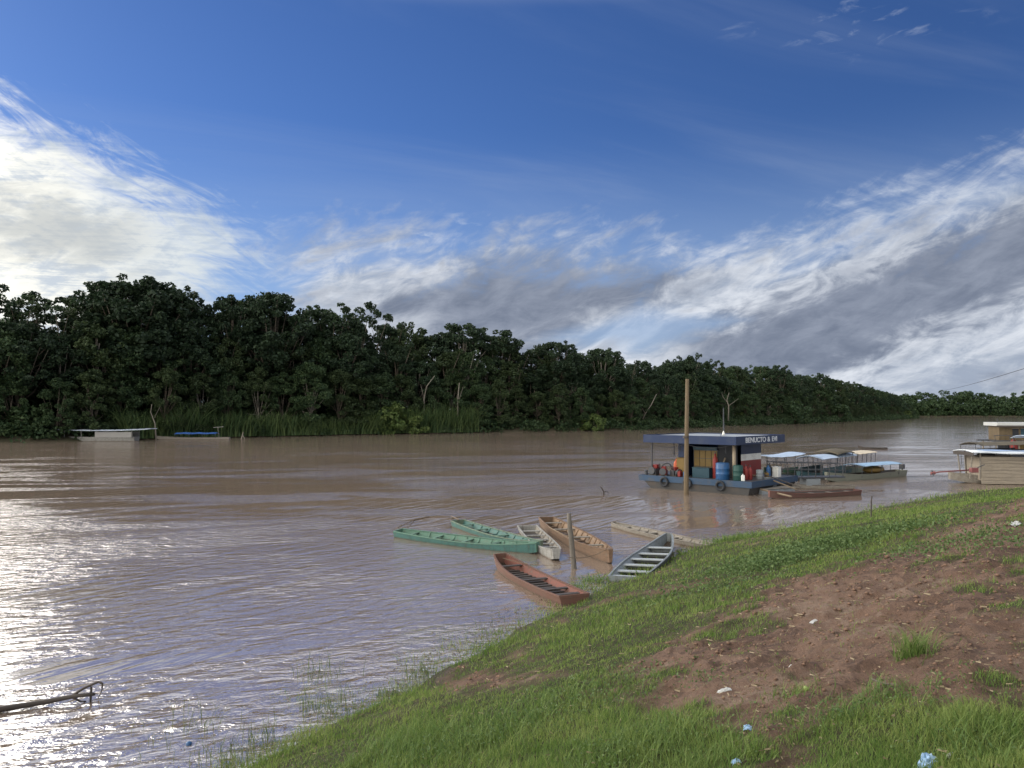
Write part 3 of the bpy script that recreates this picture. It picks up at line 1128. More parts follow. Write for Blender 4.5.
# reeds standing in the shallows
bx, by, hh = [], [], []
for (ppx, ppy, rx, ry, n_, h_) in [(235, 752, .45, .5, 120, .32), (262, 735, .25, .3, 60, .42), (330, 705, .55, .6, 150, .34), (320, 672, .4, .5, 60, .42), (425, 672, .35, .45, 110, .34),
                                   (200, 722, .5, .6, 55, .36), (480, 640, .6, .9, 70, .3), (515, 620, .6, .9, 50, .3), (300, 750, .4, .4, 90, .24), (150, 745, .6, .5, 20, .2), (395, 690, .4, .3, 160, .2)]:
    q = px_to(ppx, ppy)
    bx.append(rng.normal(q.x, rx * .6, n_)); by.append(rng.normal(q.y, ry * .6, n_)); hh.append(rng.uniform(.5, 1.15, n_) * h_)
bx, by, hh = map(np.concatenate, (bx, by, hh))
V, f = blades(bx, by, np.full(len(bx), -.03), hh, np.full(len(bx), .010), rng.uniform(.1, .8, len(bx)), rng, 4)
me = fast_mesh("water_reeds", V, f)
me.materials.append(leaf_mat("reed_blades", (.06, .09, .03), (.11, .14, .05), .25, 0, 3))
o = bpy.data.objects.new("water_reeds", me); col.objects.link(o)
tag(o, "sparse grass stems standing in the shallow water", "reeds", None, "stuff")

# leaf litter and foam flecks along the waterline
n = 2600
t_ = rng.uniform(0, 1, n) ** 1.6
cs_ = np.concatenate([[0], np.cumsum(np.hypot(*(SHORE[1:] - SHORE[:-1]).T))])
i0, i1 = np.interp(8.0, SHORE[:, 1], cs_), np.interp(50.0, SHORE[:, 1], cs_)
q_ = i0 + (i1 - i0) * t_
fx, fy = np.interp(q_, cs_, SHORE[:, 0]), np.interp(q_, cs_, SHORE[:, 1])
o_ = np.abs(rng.normal(0, .55, n)) + .05
fx, fy = fx - o_ * .82, fy + o_ * .55
ln = rng.uniform(.01, .045, n) * np.clip(fy / 14, .7, 1.8)
a = rng.uniform(0, 6.28, n)
dx, dy = np.cos(a) * ln, np.sin(a) * ln
V = np.stack([np.stack([fx - dx, fy - dy, np.full(n, .006)], -1), np.stack([fx + dy * .4, fy - dx * .4, np.full(n, .009)], -1),
              np.stack([fx + dx, fy + dy, np.full(n, .006)], -1), np.stack([fx - dy * .4, fy + dx * .4, np.full(n, .012)], -1)], 1).reshape(-1, 3)
me = fast_mesh("floating_debris", V, np.arange(n * 4).reshape(-1, 4))
me.materials.append(leaf_mat("sodden_leaves", (.09, .065, .035), (.20, .17, .10), .1, 0, 3))
o = bpy.data.objects.new("floating_debris", me); col.objects.link(o)
tag(o, "bits of dead leaf and straw drifting along the water's edge", "debris", None, "stuff")

# clods of earth
bx, by = scatter(42000, 3, 45, 1.3)
z, s, mm = ground_z(bx, by)
k = (s > .3) & (mm > .45)
bx, by, z = bx[k], by[k], z[k]
oct_v = np.array([(1, 0, 0), (-1, 0, 0), (0, 1, 0), (0, -1, 0), (0, 0, 1), (0, 0, -1)], float)
oct_f = np.array([(0, 2, 4), (2, 1, 4), (1, 3, 4), (3, 0, 4), (2, 0, 5), (1, 2, 5), (3, 1, 5), (0, 3, 5)])
r = (.0035 + .02 * rng.random(len(bx)) ** 4) * np.clip(by / 6, 1, 3.5)
V = (oct_v[None] * rng.uniform(.6, 1.3, (len(bx), 6, 1)) * r[:, None, None] * np.array([1, 1, .6])) + np.stack([bx, by, z + r * .15], -1)[:, None]
f = (oct_f[None] + (np.arange(len(bx)) * 6)[:, None, None]).reshape(-1, 3)
me = fast_mesh("soil_clods", V.reshape(-1, 3), f)
me.materials.append(worn("clod_soil", (.16, .098, .068), (.09, .055, .04), .5, .95, 2))
o = bpy.data.objects.new("soil_clods", me); col.objects.link(o)
tag(o, "crumbled reddish clods lying on the bare earth", "soil", None, "stuff")

# ------------------------------------------------------------------ canoes
bilge = worn("dark_bilge", (.045, .034, .026), (.07, .05, .038), .5, .25, 3)  # boat floors in a darker tone than the hull sides


def canoe(name, a, b_, W_, label, hullm, inm, rimm, thw, group="wooden canoes moored by the bank", stern=.75, bow=.12, free=.26, sheer_b=.18, sheer_s=.05,
          thw_w=.16, ribs=0, floor=None, tm=.5, roll=0.0, z=0.0, thwm=None, cat="canoe", thw_low=.05, deck=0, bulk=False):
    """a = stern, b_ = bow (world points)"""
    a, b_ = Vector(a), Vector(b_)
    L = (b_ - a).length
    root = empty(name, ((a.x + b_.x) / 2, (a.y + b_.y) / 2, z - .045), math.atan2(b_.y - a.y, b_.x - a.x), label, cat, group)
    if roll: root.rotation_euler = (roll, 0, root.rotation_euler.z)
    n = 28

    def prof(t):
        f_ = stern + (1 - stern) * math.sin(math.pi / 2 * min(1, t / tm)) ** .9 if t < tm else bow + (1 - bow) * math.cos(math.pi / 2 * (t - tm) / (1 - tm)) ** .75
        w = W_ / 2 * f_
        zg = free + sheer_s * max(0, 1 - t / .45) ** 2 + sheer_b * max(0, (t - .5) / .5) ** 2.2
        zb = -.14 + .10 * max(0, 1 - t / .25) ** 2 + (sheer_b * .9 + .1) * max(0, (t - .72) / .28) ** 2
        return w, zg, min(zb, zg - .1)

    th = .028
    vs_, fs_ = [], []
    for i in range(n + 1):
        t = i / n
        w, zg, zb = prof(t)
        x = -L / 2 + L * t
        wi = max(w - th, .008); cw = w * .72; ci = max(cw - th, .006)
        zf = max(zb + .05, .085)
        rk = .12 * (1 if i == n else 0)
        vs_ += [(x, w, zg), (x, (w + cw) / 2 + .02 * w, (zg + zb) / 2), (x, cw, zb), (x, -cw, zb), (x, -(w + cw) / 2 - .02 * w, (zg + zb) / 2), (x, -w, zg),
                (x, -wi, zg), (x, -ci, min(zf, zg - .02)), (x, ci, min(zf, zg - .02)), (x, wi, zg)]
    K = 10
    for i in range(n):
        for k in range(K):
            k2 = (k + 1) % K
            fs_.append((i * K + k, i * K + k2, (i + 1) * K + k2, (i + 1) * K + k))
    fs_.append(tuple(range(K))[::-1]); fs_.append(tuple(n * K + k for k in range(K)))
    hull = link_mesh("hull", vs_, fs_, hullm, root)
    hull.data.materials.append(inm)
    hull.data.materials.append(bilge)
    for poly in hull.data.polygons:
        k = poly.index % K if poly.index < n * K else -1
        if k in (6, 8): poly.material_index = 1
        if k == 7: poly.material_index = 2
    # end boards
    for t, nm in ((0, "transom"), (1, "bow_board")):
        w, zg, zb = prof(t)
        if w > .05:
            x0 = -L / 2 + L * t
            mb = MB()
            q = [(x0, w + .01, zg + .02), (x0, w * .72, zb), (x0, -w * .72, zb), (x0, -w - .01, zg + .02)]
            dx = .035 * (1 if t == 0 else -1)
            ox = -.012 if t == 0 else .012
            mb.add([(p_[0] + ox, p_[1], p_[2]) for p_ in q] + [(p_[0] + dx, p_[1] * .97, p_[2]) for p_ in q], [(0, 1, 2, 3), (7, 6, 5, 4), (0, 4, 5, 1), (1, 5, 6, 2), (2, 6, 7, 3), (3, 7, 4, 0)])
            mb.build(nm, rimm, root)
    for sg in (1, -1):
        mb = MB()
        pts = []
        g = []
        for i in range(n + 1):
            t = i / n; w, zg, zb = prof(t); x = -L / 2 + L * t
            g.append([(x, sg * (w + .014), zg + .018), (x, sg * max(w - th - .02, 0.003), zg + .018)])
        mb.sheet(g, .03)
        mb.build("gunwale", rimm, root)
    for t in thw:
        w, zg, zb = prof(t)
        x = -L / 2 + L * t
        zt = zg - thw_low
        MB().box(x - thw_w / 2, x + thw_w / 2, -w + th + .004, w - th - .004, zt - .03, zt).build("thwart", thwm or rimm, root)
        if bulk and t > .1:
            MB().box(x + thw_w / 2 - .03, x + thw_w / 2, -w * .8, w * .8, .04, zt - .032).build("bulkhead", inm, root)
    for i in range(ribs):
        t = (i + 1) / (ribs + 1) * .9 + .03
        w, zg, zb = prof(t)
        if any(abs(t - q) * L < .12 for q in thw): continue
        x = -L / 2 + L * t
        zf = max(zb + .05, .085)
        mb = MB()
        for sg in (1, -1):
            y0, y1 = sg * (w - th - .002), sg * (w * .72 - th - .002)
            mb.add([(x - .03, y0, zg - .02), (x + .03, y0, zg - .02), (x + .03, y1, zf), (x - .03, y1, zf),
                    (x - .03, y0 - sg * .045, zg - .02), (x + .03, y0 - sg * .045, zg - .02), (x + .03, y1 - sg * .045, zf), (x - .03, y1 - sg * .045, zf)],
                   [(0, 1, 2, 3), (4, 7, 6, 5), (0, 4, 5, 1), (1, 5, 6, 2), (2, 6, 7, 3), (3, 7, 4, 0)])
        mb.box(x - .03, x + .03, -w * .68, w * .68, zf + .002, zf + .035)
        mb.build("rib", inm, root)
    if floor:
        mb = MB()
        for i in range(floor):
            t = .08 + .78 * i / floor
            w, zg, zb = prof(t)
            x = -L / 2 + L * t
            mb.box(x, x + L * .78 / floor * .45, -w * .66, w * .66, .09, .112)
        mb.build("floor_slats", thwm or rimm, root)
    if deck:
        g = []
        for i in range(4):
            t = 1 - deck + deck * i / 3
            w, zg, zb = prof(t)
            g.append([(-L / 2 + L * t, w * .95, zg - .005), (-L / 2 + L * t, -w * .95, zg - .005)])
        MB().sheet(g, .02).build("foredeck", rimm, root)
    root["_L"] = L
    return root


wood_tan = worn("tan_boat_timber", (.15, .092, .058), (.10, .07, .05), .6, .75, 2.5, grain=(1.2, 14, 14), boat=True)
wood_tan_in = worn("tan_boat_inside", (.20, .13, .08), (.12, .07, .045), .5, .7, 2.5, grain=(1.2, 14, 14), boat=True)
wood_grey = worn("weathered_grey_timber", (.21, .19, .165), (.13, .11, .09), .5, .85, 2.5, grain=(1.2, 14, 14), boat=True)
wood_dark = worn("dark_wet_timber", (.06, .05, .045), (.03, .025, .02), .5, .6, 2.5, grain=(1.2, 14, 14))
green_in = worn("sea_green_paint", (.085, .165, .125), (.08, .13, .10), .55, .75, 3, boat=True)
green_out = worn("teal_paint", (.05, .125, .115), (.035, .065, .06), .5, .7, 3, boat=True)
green_rim = worn("faded_green_rim", (.12, .17, .125), (.09, .09, .07), .5, .8, 4, boat=True)
red_in = worn("faded_red_paint", (.15, .055, .042), (.08, .05, .04), .6, .8, 3, boat=True)
red_rim = worn("dusty_red_rim", (.12, .06, .045), (.10, .065, .05), .6, .8, 3, boat=True)
white_old = worn("chalky_white_paint", (.24, .235, .225), (.11, .10, .085), .6, .8, 3, boat=True)
alu = worn("dull_grey_paint", (.15, .17, .185), (.10, .10, .09), .5, .5, 2.5, spec=.5, boat=True)
alu_l = worn("light_grey_paint", (.30, .325, .335), (.2, .2, .18), .4, .45, 2.5, spec=.5)


def hz(x, y, z): return px_to(x, y, z)


# 1 sea green canoe, nearest of the two green ones
canoe("canoe", hz(399, 529, .27), hz(537, 541, .42), .98, "sea green canoe floating nearest the open river, its long flank toward us", green_out, green_in, green_in, (.12, .3, .52, .72, .9), ribs=9, bow=.15, stern=.55, roll=R(4), deck=.06)
# 2 green canoe behind
canoe("canoe", hz(458, 519.5, .27), hz(541, 541.5, .35), .95, "green canoe with dark inside lying behind the sea green one", green_out, green_out, green_rim, (.12, .3, .55, .78), ribs=8, bow=.15, stern=.7, thwm=green_in)
# 3 whitish small canoe
canoe("canoe", hz(527, 524.5, .28), hz(556, 551, .30), .92, "small chalky white canoe squeezed between the green canoes and the orange one", white_old, wood_grey, white_old, (.14, .3, .45, .6, .75), ribs=8, bow=.3, stern=.9, thwm=white_old)
# 4 tan canoe
canoe("canoe", hz(546, 518, .3), hz(610, 549, .45), 1.15, "orange brown timber canoe with ribbed sides, behind the short post", wood_tan, wood_tan_in, wood_tan, (.13, .32, .55, .78), ribs=12, bow=.12, stern=.6, free=.36, sheer_b=.14, thwm=wood_grey, deck=.06)
# 5 red canoe: square end toward the grass, pointed raised end to the river
canoe("canoe", hz(574, 594, .24), hz(500, 553, .42), 1.02, "rusty red canoe with many dark cross slats, nearest of all to the camera", red_rim, red_in, red_rim, (.10, .24, .5, .82), ribs=0, stern=.86, bow=.42, free=.25, sheer_b=.22, floor=15, thwm=wood_dark)
# 6 grey skiff on the grass edge
canoe("canoe", hz(625, 575, .2), hz(668, 533, .45), 1.26, "dull grey skiff with six pale benches, drawn up against the grass", alu, alu, alu, (.05, .16, .30, .45, .60, .75), stern=.84, bow=.16, free=.27, sheer_b=.24, sheer_s=-.04, thw_w=.24, tm=.42, thwm=alu_l, roll=R(-2), cat="skiff", bulk=True)
# 7 slim weathered canoe behind the skiff
canoe("canoe", hz(716, 543, .25), hz(613, 520, .27), .85, "slim weathered grey wood canoe pointing from behind the grey skiff toward the grass", wood_grey, wood_grey, wood_grey, (.12, .4, .6, .86), ribs=10, bow=.3, stern=.6, free=.2, sheer_b=.04)

# mooring line between the green canoes
mb = MB()
mb.tube([px_to(398, 527, .3), px_to(415, 519, .02), px_to(430, 516, .02), px_to(452, 515.5, .05), px_to(459, 519, .3)], .022, n=6)
tag(mb.build("mooring_rope", worn("wet_rope", (.13, .10, .07), rough=.9)), "brown mooring rope arcing on the water between the green canoes", "rope")

# short post among the canoes
f0 = px_to(573.5, 567)
pst = MB()
pst.tube([(0, 0, -.6), (0, 0, 0), (-.08, 0, .9), (-.13, 0, 1.3), (-.16, 0, 1.75)], .095, .07, 10)
po = pst.build("mooring_post", worn("post_wood", (.13, .115, .10), (.07, .06, .05), .5, .85, 2.5, grain=(12, 12, 1.2)), None, True)
po.location = f0
tag(po, "short weathered grey post standing in the water among the canoes", "post")

# tall pole by the barge
f0 = px_to(685.5, 494.5)
root = empty("mooring_pole", f0, 0, "tall round timber mooring pole rising in front of the fuel barge", "pole")
MB().tube([(0, 0, -1), (0, 0, .5), (.05, 0, 3.5), (.12, 0, 7.0)], .17, .11, 12).build("shaft", worn("pole_timber", (.115, .085, .052), (.12, .08, .05), .4, .8, 2, grain=(12, 12, 1)), root, True)
MB().tube([(0, 0, 3.42), (0, 0, 3.55)], .18, .18, 12).build("rope_ring", wood_dark, root)

def oar(a, b_, label):
    a, b_ = Vector(a), Vector(b_)
    o = empty("paddle", a, 0, label, "paddle")
    d = b_ - a
    MB().tube([(0, 0, 0), d * .78], .018, .016, 7).build("shaft", plank_o, o, True)
    q0, q1 = d * .76, d
    w_ = Vector((-d.y, d.x, 0)).normalized()
    vs_ = [q0 + w_ * .02, q0 - w_ * .02, q0.lerp(q1, .35) - w_ * .075, q1 - w_ * .05, q1 + w_ * .05, q0.lerp(q1, .35) + w_ * .075]
    vs_ += [v - Vector((0, 0, .018)) for v in vs_]
    MB().add(vs_, [(0, 1, 2, 3, 4, 5), (11, 10, 9, 8, 7, 6)] + [(i, i + 6, (i + 1) % 6 + 6, (i + 1) % 6) for i in range(6)]).build("blade", plank_o, o)


plank_o = worn("oar_wood", (.20, .145, .09), (.1, .07, .05), .5, .7, 4)
oar(px_to(548, 526, .36), px_to(575, 540, .34), "wooden paddle lying across the benches of the orange brown canoe")
for a_, b_, lb in ((px_to(503, 557, .40), px_to(571, 562, .5), "thin rope running from the rusty red canoe to the short post"),
                   (px_to(606, 548, .45), px_to(567.5, 556, .45), "thin rope from the orange brown canoe to the short post"),
                   (px_to(634, 572, .2), px_to(655, 590, .45), "thin rope from the grey skiff up into the grass")):
    pts = [a_.lerp(b_, t) - Vector((0, 0, .5 * t * (1 - t))) for t in np.linspace(0, 1, 9)]
    tag(MB().tube(pts, .011, n=5).build("tie_rope", MATS["wet_rope"]), lb, "rope")

# thin stake on the grass
gx_, gy_ = ground_hit(869, 516)
st = MB().tube([(0, 0, -.2), (.02, 0, .6), (.05, 0, .8)], .03, .025, 7).build("stake", wood_dark)
st.location = (gx_, gy_, base_z(np.array([gx_]), np.array([gy_]))[0][0])
tag(st, "thin dark stake stuck in the grassy edge right of the barge", "stake")

# driftwood snag at the lower left
bark_wet = worn("wet_black_bark", (.035, .028, .024), (.07, .05, .04), .4, .6, 6)
root = empty("driftwood_branch", px_to(0, 712), 0, "black drowned branch with a looped fork, sticking out of the water at lower left", "branch")
l0 = root.location.copy()
def rel(x, y, z): return px_to(x, y, z) - l0
mb = MB()
mb.tube([rel(-90, 735, .12), rel(0, 706, .06), rel(50, 698, .07), rel(80, 692, .14), rel(100, 690, .2)], .06, .028, 8)
mb.build("main_limb", bark_wet, root, True)
MB().tube([rel(78, 692, .14), rel(90, 684, .26), rel(104, 678, .33), rel(108, 680, .32)], .027, .02, 6).build("fork", bark_wet, root, True)
MB().tube([rel(108, 680, .32), rel(107.5, 686, .2), rel(104, 694, .02)], .013, .008, 5).build("twig", bark_wet, root, True)
MB().tube([rel(97, 683, .27), rel(96.5, 699, -.02)], .022, .018, 6).build("twig", bark_wet, root, True)
MB().tube([rel(78, 693, .12), rel(86, 697, .05), rel(92, 697, .0)], .022, .01, 6).build("twig", bark_wet, root, True)

# snag in mid river
root = tag(MB().tube([(0, 0, -.3), (.05, 0, .2), (-.15, 0, .5), (-.3, 0, .62)], .09, .05, 7).tube([(0, 0, .15), (.3, 0, .28), (.55, 0, .1)], .04, .02, 5).build("drowned_stump", bark_wet, None, True),
           "small dark stump poking out of the river left of the barge", "stump")
root.location = px_to(603, 494)
root.scale = (.6, .6, .75)

# ------------------------------------------------------------------ fuel barge
navy = worn("navy_paint", (.007, .019, .062), (.05, .06, .08), .3, .45, 1.5)
blue = worn("hull_blue_paint", (.021, .047, .092), (.07, .06, .05), .45, .5, 1.5)
hull_dk = worn("hull_rusty_black", (.035, .034, .035), (.08, .055, .04), .4, .6, 1.5)
zinc = worn("zinc_roofing", (.34, .36, .37), (.16, .13, .11), .4, .4, 1.2, metal=.3)
redp = worn("red_wall_paint", (.17, .02, .018), (.12, .03, .03), .35, .5, 1.5)
whitep = worn("white_wall_paint", (.62, .62, .60), (.3, .28, .25), .4, .55, 1.5)
yellow = worn("yellow_panel_paint", (.14, .09, .025), (.3, .18, .06), .35, .5, 1.5)
orange = worn("orange_plastic", (.40, .08, .03), (.3, .1, .05), .3, .5, 3)
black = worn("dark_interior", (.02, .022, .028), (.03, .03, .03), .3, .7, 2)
steel = worn("dark_steel", (.06, .065, .075), (.10, .06, .04), .4, .5, 3, metal=.3)
beige = worn("beige_column", (.24, .195, .145), (.2, .15, .1), .4, .6, 2)
drum_b = worn("drum_blue", (.018, .07, .18), (.06, .07, .09), .3, .4, 2)
teal = worn("teal_sheet", (.012, .04, .06), (.04, .08, .1), .3, .5, 2)
greyp = worn("grey_box_paint", (.2, .22, .24), (.1, .09, .08), .4, .6, 2)
plank = worn("pale_plank", (.17, .13, .09), (.16, .12, .09), .45, .8, 2.5, grain=(1.2, 14, 14))

P0 = Vector((14.1, 46.3, 0))
BR = math.atan2(.722, .692)
barge = empty("fuel_barge", P0, BR, "blue floating fuel barge with a flat navy roof and white lettering", "barge")
# local: x = away to the right (b), y = away to the left (a)
BB = lambda: MB()
mb = MB()
hv = []
for (a_, zt) in ((-.15, .72), (6.9, .72), (7.55, .88)):
    pass
prof_ = [(-.05, -.4), (6.2, -.4), (6.7, -.02), (7.55, .78), (-.35, .78)]      # side profile (y, z)
vs_ = [(x, y, z) for x in (-.15, 6.2) for (y, z) in prof_]
mb.add(vs_, [(0, 1, 2, 3, 4), (9, 8, 7, 6, 5)] + [(i, (i + 5), (i + 1) % 5 + 5, (i + 1) % 5) for i in range(5)])
mb.build("hull", hull_dk, barge)
mb = MB()
mb.box(-.22, -.155, -.42, 7.62, .46, .84)
mb.box(6.205, 6.27, -.42, 7.62, .46, .84)
mb.box(-.153, 6.203, 7.56, 7.62, .5, .84)
mb.box(-.153, 6.203, -.42, -.36, .46, .84)
mb.build("rubbing_band", blue, barge)
MB().box(-.15, 6.2, -.355, 7.555, .783, .82).build("deck", steel, barge)
# roof
mb = MB(); mb.box(0.0, 6.7, .7, 7.3, 3.40, 3.44); ro = mb.build("roof", zinc, barge)
g = []
mb = MB()
mb.box(-.05, 0.0, .65, 7.35, 2.98, 3.5); mb.box(0.002, 6.75, .65, .70, 2.98, 3.5)
mb.box(6.70, 6.75, .702, 7.35, 2.98, 3.5); mb.box(0.002, 6.698, 7.30, 7.35, 2.98, 3.5)
mb.build("fascia", navy, barge)
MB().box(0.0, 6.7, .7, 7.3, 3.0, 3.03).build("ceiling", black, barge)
# cabin
mb = MB()
mb.box(.9, 4.6, 5.2, 5.26, .82, 3.0); mb.box(4.6, 4.66, 1.4, 5.26, .82, 3.0); mb.box(2.3, 4.6, 1.34, 1.40, .82, 3.0)
mb.build("cabin_wall", navy, barge)
MB().box(1.9, 4.62, 1.318, 1.338, .83, 1.92).build("red_wall_band", redp, barge)
MB().box(1.9, 4.62, 1.316, 1.338, 1.922, 2.32).build("white_wall_band", whitep, barge)
MB().box(.86, .9, 4.75, 5.2, 2.05, 2.98).build("blue_wall_panel", navy, barge)
o = MB()
for i in range(4):
    for j in range(3):
        o.box(1.42, 1.46, 2.75 + i * .42, 3.13 + i * .42, .98 + j * .52, 1.46 + j * .52)
o.build("yellow_shelf_panels", yellow, barge)
MB().box(1.47, 1.50, 2.7, 4.45, .83, 2.6).build("shelf_back", steel, barge)
MB().box(1.30, 1.46, 2.7, 4.4, 2.56, 2.75).build("teal_valance", teal, barge)
MB().box(1.5, 1.56, 1.4, 2.7, .83, 2.98).build("dark_partition", black, barge)
MB().tube([(.55, 1.1, .82), (.55, 1.1, 3.0)], .11, .11, 10).build("column", beige, barge, True)
MB().tube([(.3, 6.9, .82), (.3, 6.9, 3.0)], .05, .05, 8).build("post", steel, barge)
MB().tube([(6.3, 6.9, .82), (6.3, 6.9, 3.0)], .05, .05, 8).build("post", steel, barge)
MB().tube([(5.2, 4.3, 3.44), (5.2, 4.3, 5.3)], .05, .035, 8).build("mast", steel, barge)
mb = MB().tube([(.4, 1.9, 3.44), (.4, 1.9, 3.85)], .02, .02, 6); lp = mb.build("lamp_stem", steel, barge)
MB().lathe([(.11, 0), (.09, .1), (.05, .22), (.02, .28)], .46, 1.75, 3.55, 10).build("lamp_head", whitep, barge, True)
# wear and working clutter that belongs to the barge
for y in (1.6, 3.9, 5.6):
    ty = MB()
    for k in range(14):
        t = k / 14 * 6.283; t2 = (k + 1) / 14 * 6.283
        ty.tube([(-.30, y + .26 * math.cos(t), .48 + .26 * math.sin(t)), (-.30, y + .26 * math.cos(t2), .48 + .26 * math.sin(t2))], .075, .075, 7, cap=False)
    ty.build("tyre_fender", black, barge, True)
for (x0, y0, z0, x1, y1, z1) in ((.1, 1.1, 2.95, .1, 4.2, 2.95), (.1, 4.2, 2.95, .2, 6.9, 2.9)):
    pts = [(x0 + (x1 - x0) * t, y0 + (y1 - y0) * t, z0 + (z1 - z0) * t - .9 * t * (1 - t)) for t in np.linspace(0, 1, 9)]
    MB().tube(pts, .018, n=5).build("slack_wire", black, barge)
hs = MB()
for x, y, l_ in ((.25, 4.4, .7), (.28, 4.75, .5), (.25, 1.5, .55), (.3, 5.2, .8)):
    hs.tube([(x, y, 2.96), (x + .03, y, 2.96 - l_), (x, y + .12, 2.96 - l_ * .6)], .03, .03, 6)
hs.build("hanging_hoses", black, barge)
MB().box(1.9, 4.62, 1.314, 1.338, 2.322, 2.95).build("navy_wall_band", navy, barge)
# lettering on the near right fascia
wl = worn("white_lettering", (.50, .52, .56), (.34, .34, .34), .3, .5, 3)
xo = 1.15
for word in ("BENUCTO", "&", "EVI"):
    fc = bpy.data.curves.new("word", 'FONT')
    fc.body = word
    fc.size = .42
    fc.extrude = .006
    fc.offset = .009
    fo = bpy.data.objects.new("word", fc)
    col.objects.link(fo)
    lm = bpy.data.meshes.new_from_object(fo)
    bpy.data.objects.remove(fo)
    lm.materials.clear(); lm.materials.append(wl)
    wmax = max(v.co.x for v in lm.vertices)
    lo = bpy.data.objects.new("sign_lettering", lm)
    col.objects.link(lo)
    lo.parent = barge
    lo.location = (xo, .638, 3.10)
    lo.rotation_euler = (R(90), 0, R(.0))
    lo.scale = (1.42, 1.05, 1)
    xo += wmax * 1.42 + .22
# bollards on the bow
MB().lathe([(.11, 0), (.11, .22), (.15, .24), (.15, .28)], .2, 7.3, .84, 10).build("bollard", steel, barge)
MB().lathe([(.11, 0), (.11, .22), (.15, .24), (.15, .28)], 5.6, 7.3, .84, 10).build("bollard", steel, barge)


def onb(x, y, z=.82):
    c_, s_2 = math.cos(BR), math.sin(BR)
    return (P0.x + x * c_ - y * s_2, P0.y + x * s_2 + y * c_, z)


def drum(loc, r, h, mat, label, name="oil_drum"):
    o = empty(name, loc, rnd.uniform(0, 3), label, "drum")
    MB().lathe([(r * .97, 0), (r, .03), (r, h * .32), (r * 1.04, h * .34), (r, h * .36), (r, h * .64), (r * 1.04, h * .66), (r, h * .68), (r, h - .03), (r * .97, h)], n=20).build("barrel", mat, o, True)
    MB().lathe([(r * .85, 0), (r * .85, .03)], z0=h + .001).build("lid", mat, o)
    return o


drum(onb(.3, 1.75), .42, 1.02, drum_b, "big round blue drum on the near edge of the barge deck", "blue_drum")
drum(onb(.35, .75), .3, .9, worn("drum_green", (.012, .05, .045), (.04, .05, .05), .4, .5, 2), "dark green drum beside the beige column on the barge", "green_drum")
drum(onb(2.3, 0.3), .22, .55, greyp, "grey drum at the right end of the barge deck", "grey_drum")


def bottle(loc, mat, label, r=.15, h=.85, cat="gas cylinder", name="gas_cylinder"):
    o = empty(name, loc, 0, label, cat)
    MB().lathe([(r * .9, 0), (r, .04), (r, h * .72), (r * .75, h * .84), (r * .35, h * .9), (r * .3, h)], n=14).build("body", mat, o, True)
    MB().tube([(0, 0, h - .02), (0, 0, h + .09)], .04, .04, 8).build("valve", steel, o)


bottle(onb(.85, 2.55), redp, "red gas cylinder standing left of the blue drum", .17, 1.55)
bottle(onb(1.0, .55), redp, "red gas cylinder right of the green drum", .14, .85)
bottle(onb(1.35, .45), redp, "dark red gas cylinder against the red wall of the barge", .13, .8)
bottle(onb(3.4, .25), drum_b, "small bright blue gas cylinder near the barge gangway", .14, .8)
bottle(onb(3.9, .4), black, "small black gas cylinder next to the bright blue one", .14, .85)
bottle(onb(1.0, 5.45), orange, "orange red cylinder at the left corner of the barge cabin", .2, 1.1)


def crate(loc, sx, sy, sz, mat, label, rz=0, cat="box", name="storage_box"):
    o = empty(name, loc, rz, label, cat)
    MB().box(-sx / 2, sx / 2, -sy / 2, sy / 2, 0, sz).build("body", mat, o, bevel=.015)
    MB().box(-sx / 2 - .02, sx / 2 + .02, -sy / 2 - .02, sy / 2 + .02, sz + .002, sz + .05).build("lid", mat, o, bevel=.01)


crate(onb(4.6, .25), .45, .4, .6, whitep, "white box at the end of the barge by the gangway rail", BR)
crate(onb(.9, 5.0), .4, .55, 1.15, yellow, "yellow cabinet beside the orange red cylinder", BR, "cabinet", "small_cabinet")
crate(onb(.75, 3.4), .5, 1.2, .6, teal, "low teal chest in front of the yellow panels", BR)


def engine(loc, rz, k, mat, label):
    o = empty("pump_engine", loc, rz, label, "engine", "engines on the barge bow")
    MB().box(-.3 * k, .3 * k, -.2 * k, .2 * k, .06, .34 * k).build("block", mat, o, bevel=.02)
    MB().tube([(-.34 * k, 0, .25 * k), (-.42 * k, 0, .25 * k)], .2 * k, .2 * k, 14).build("flywheel", steel, o)
    MB().box(-.12 * k, .22 * k, -.14 * k, .14 * k, .342 * k, .55 * k).build("fuel_tank", redp, o, bevel=.02)
    MB().tube([(.1 * k, .16 * k, .4 * k), (.1 * k, .28 * k, .5 * k), (.1 * k, .28 * k, .72 * k)], .035, .035, 6).build("exhaust", steel, o)
    MB().box(-.36 * k, .36 * k, -.24 * k, .24 * k, 0, .058).build("skid", wood_dark, o)


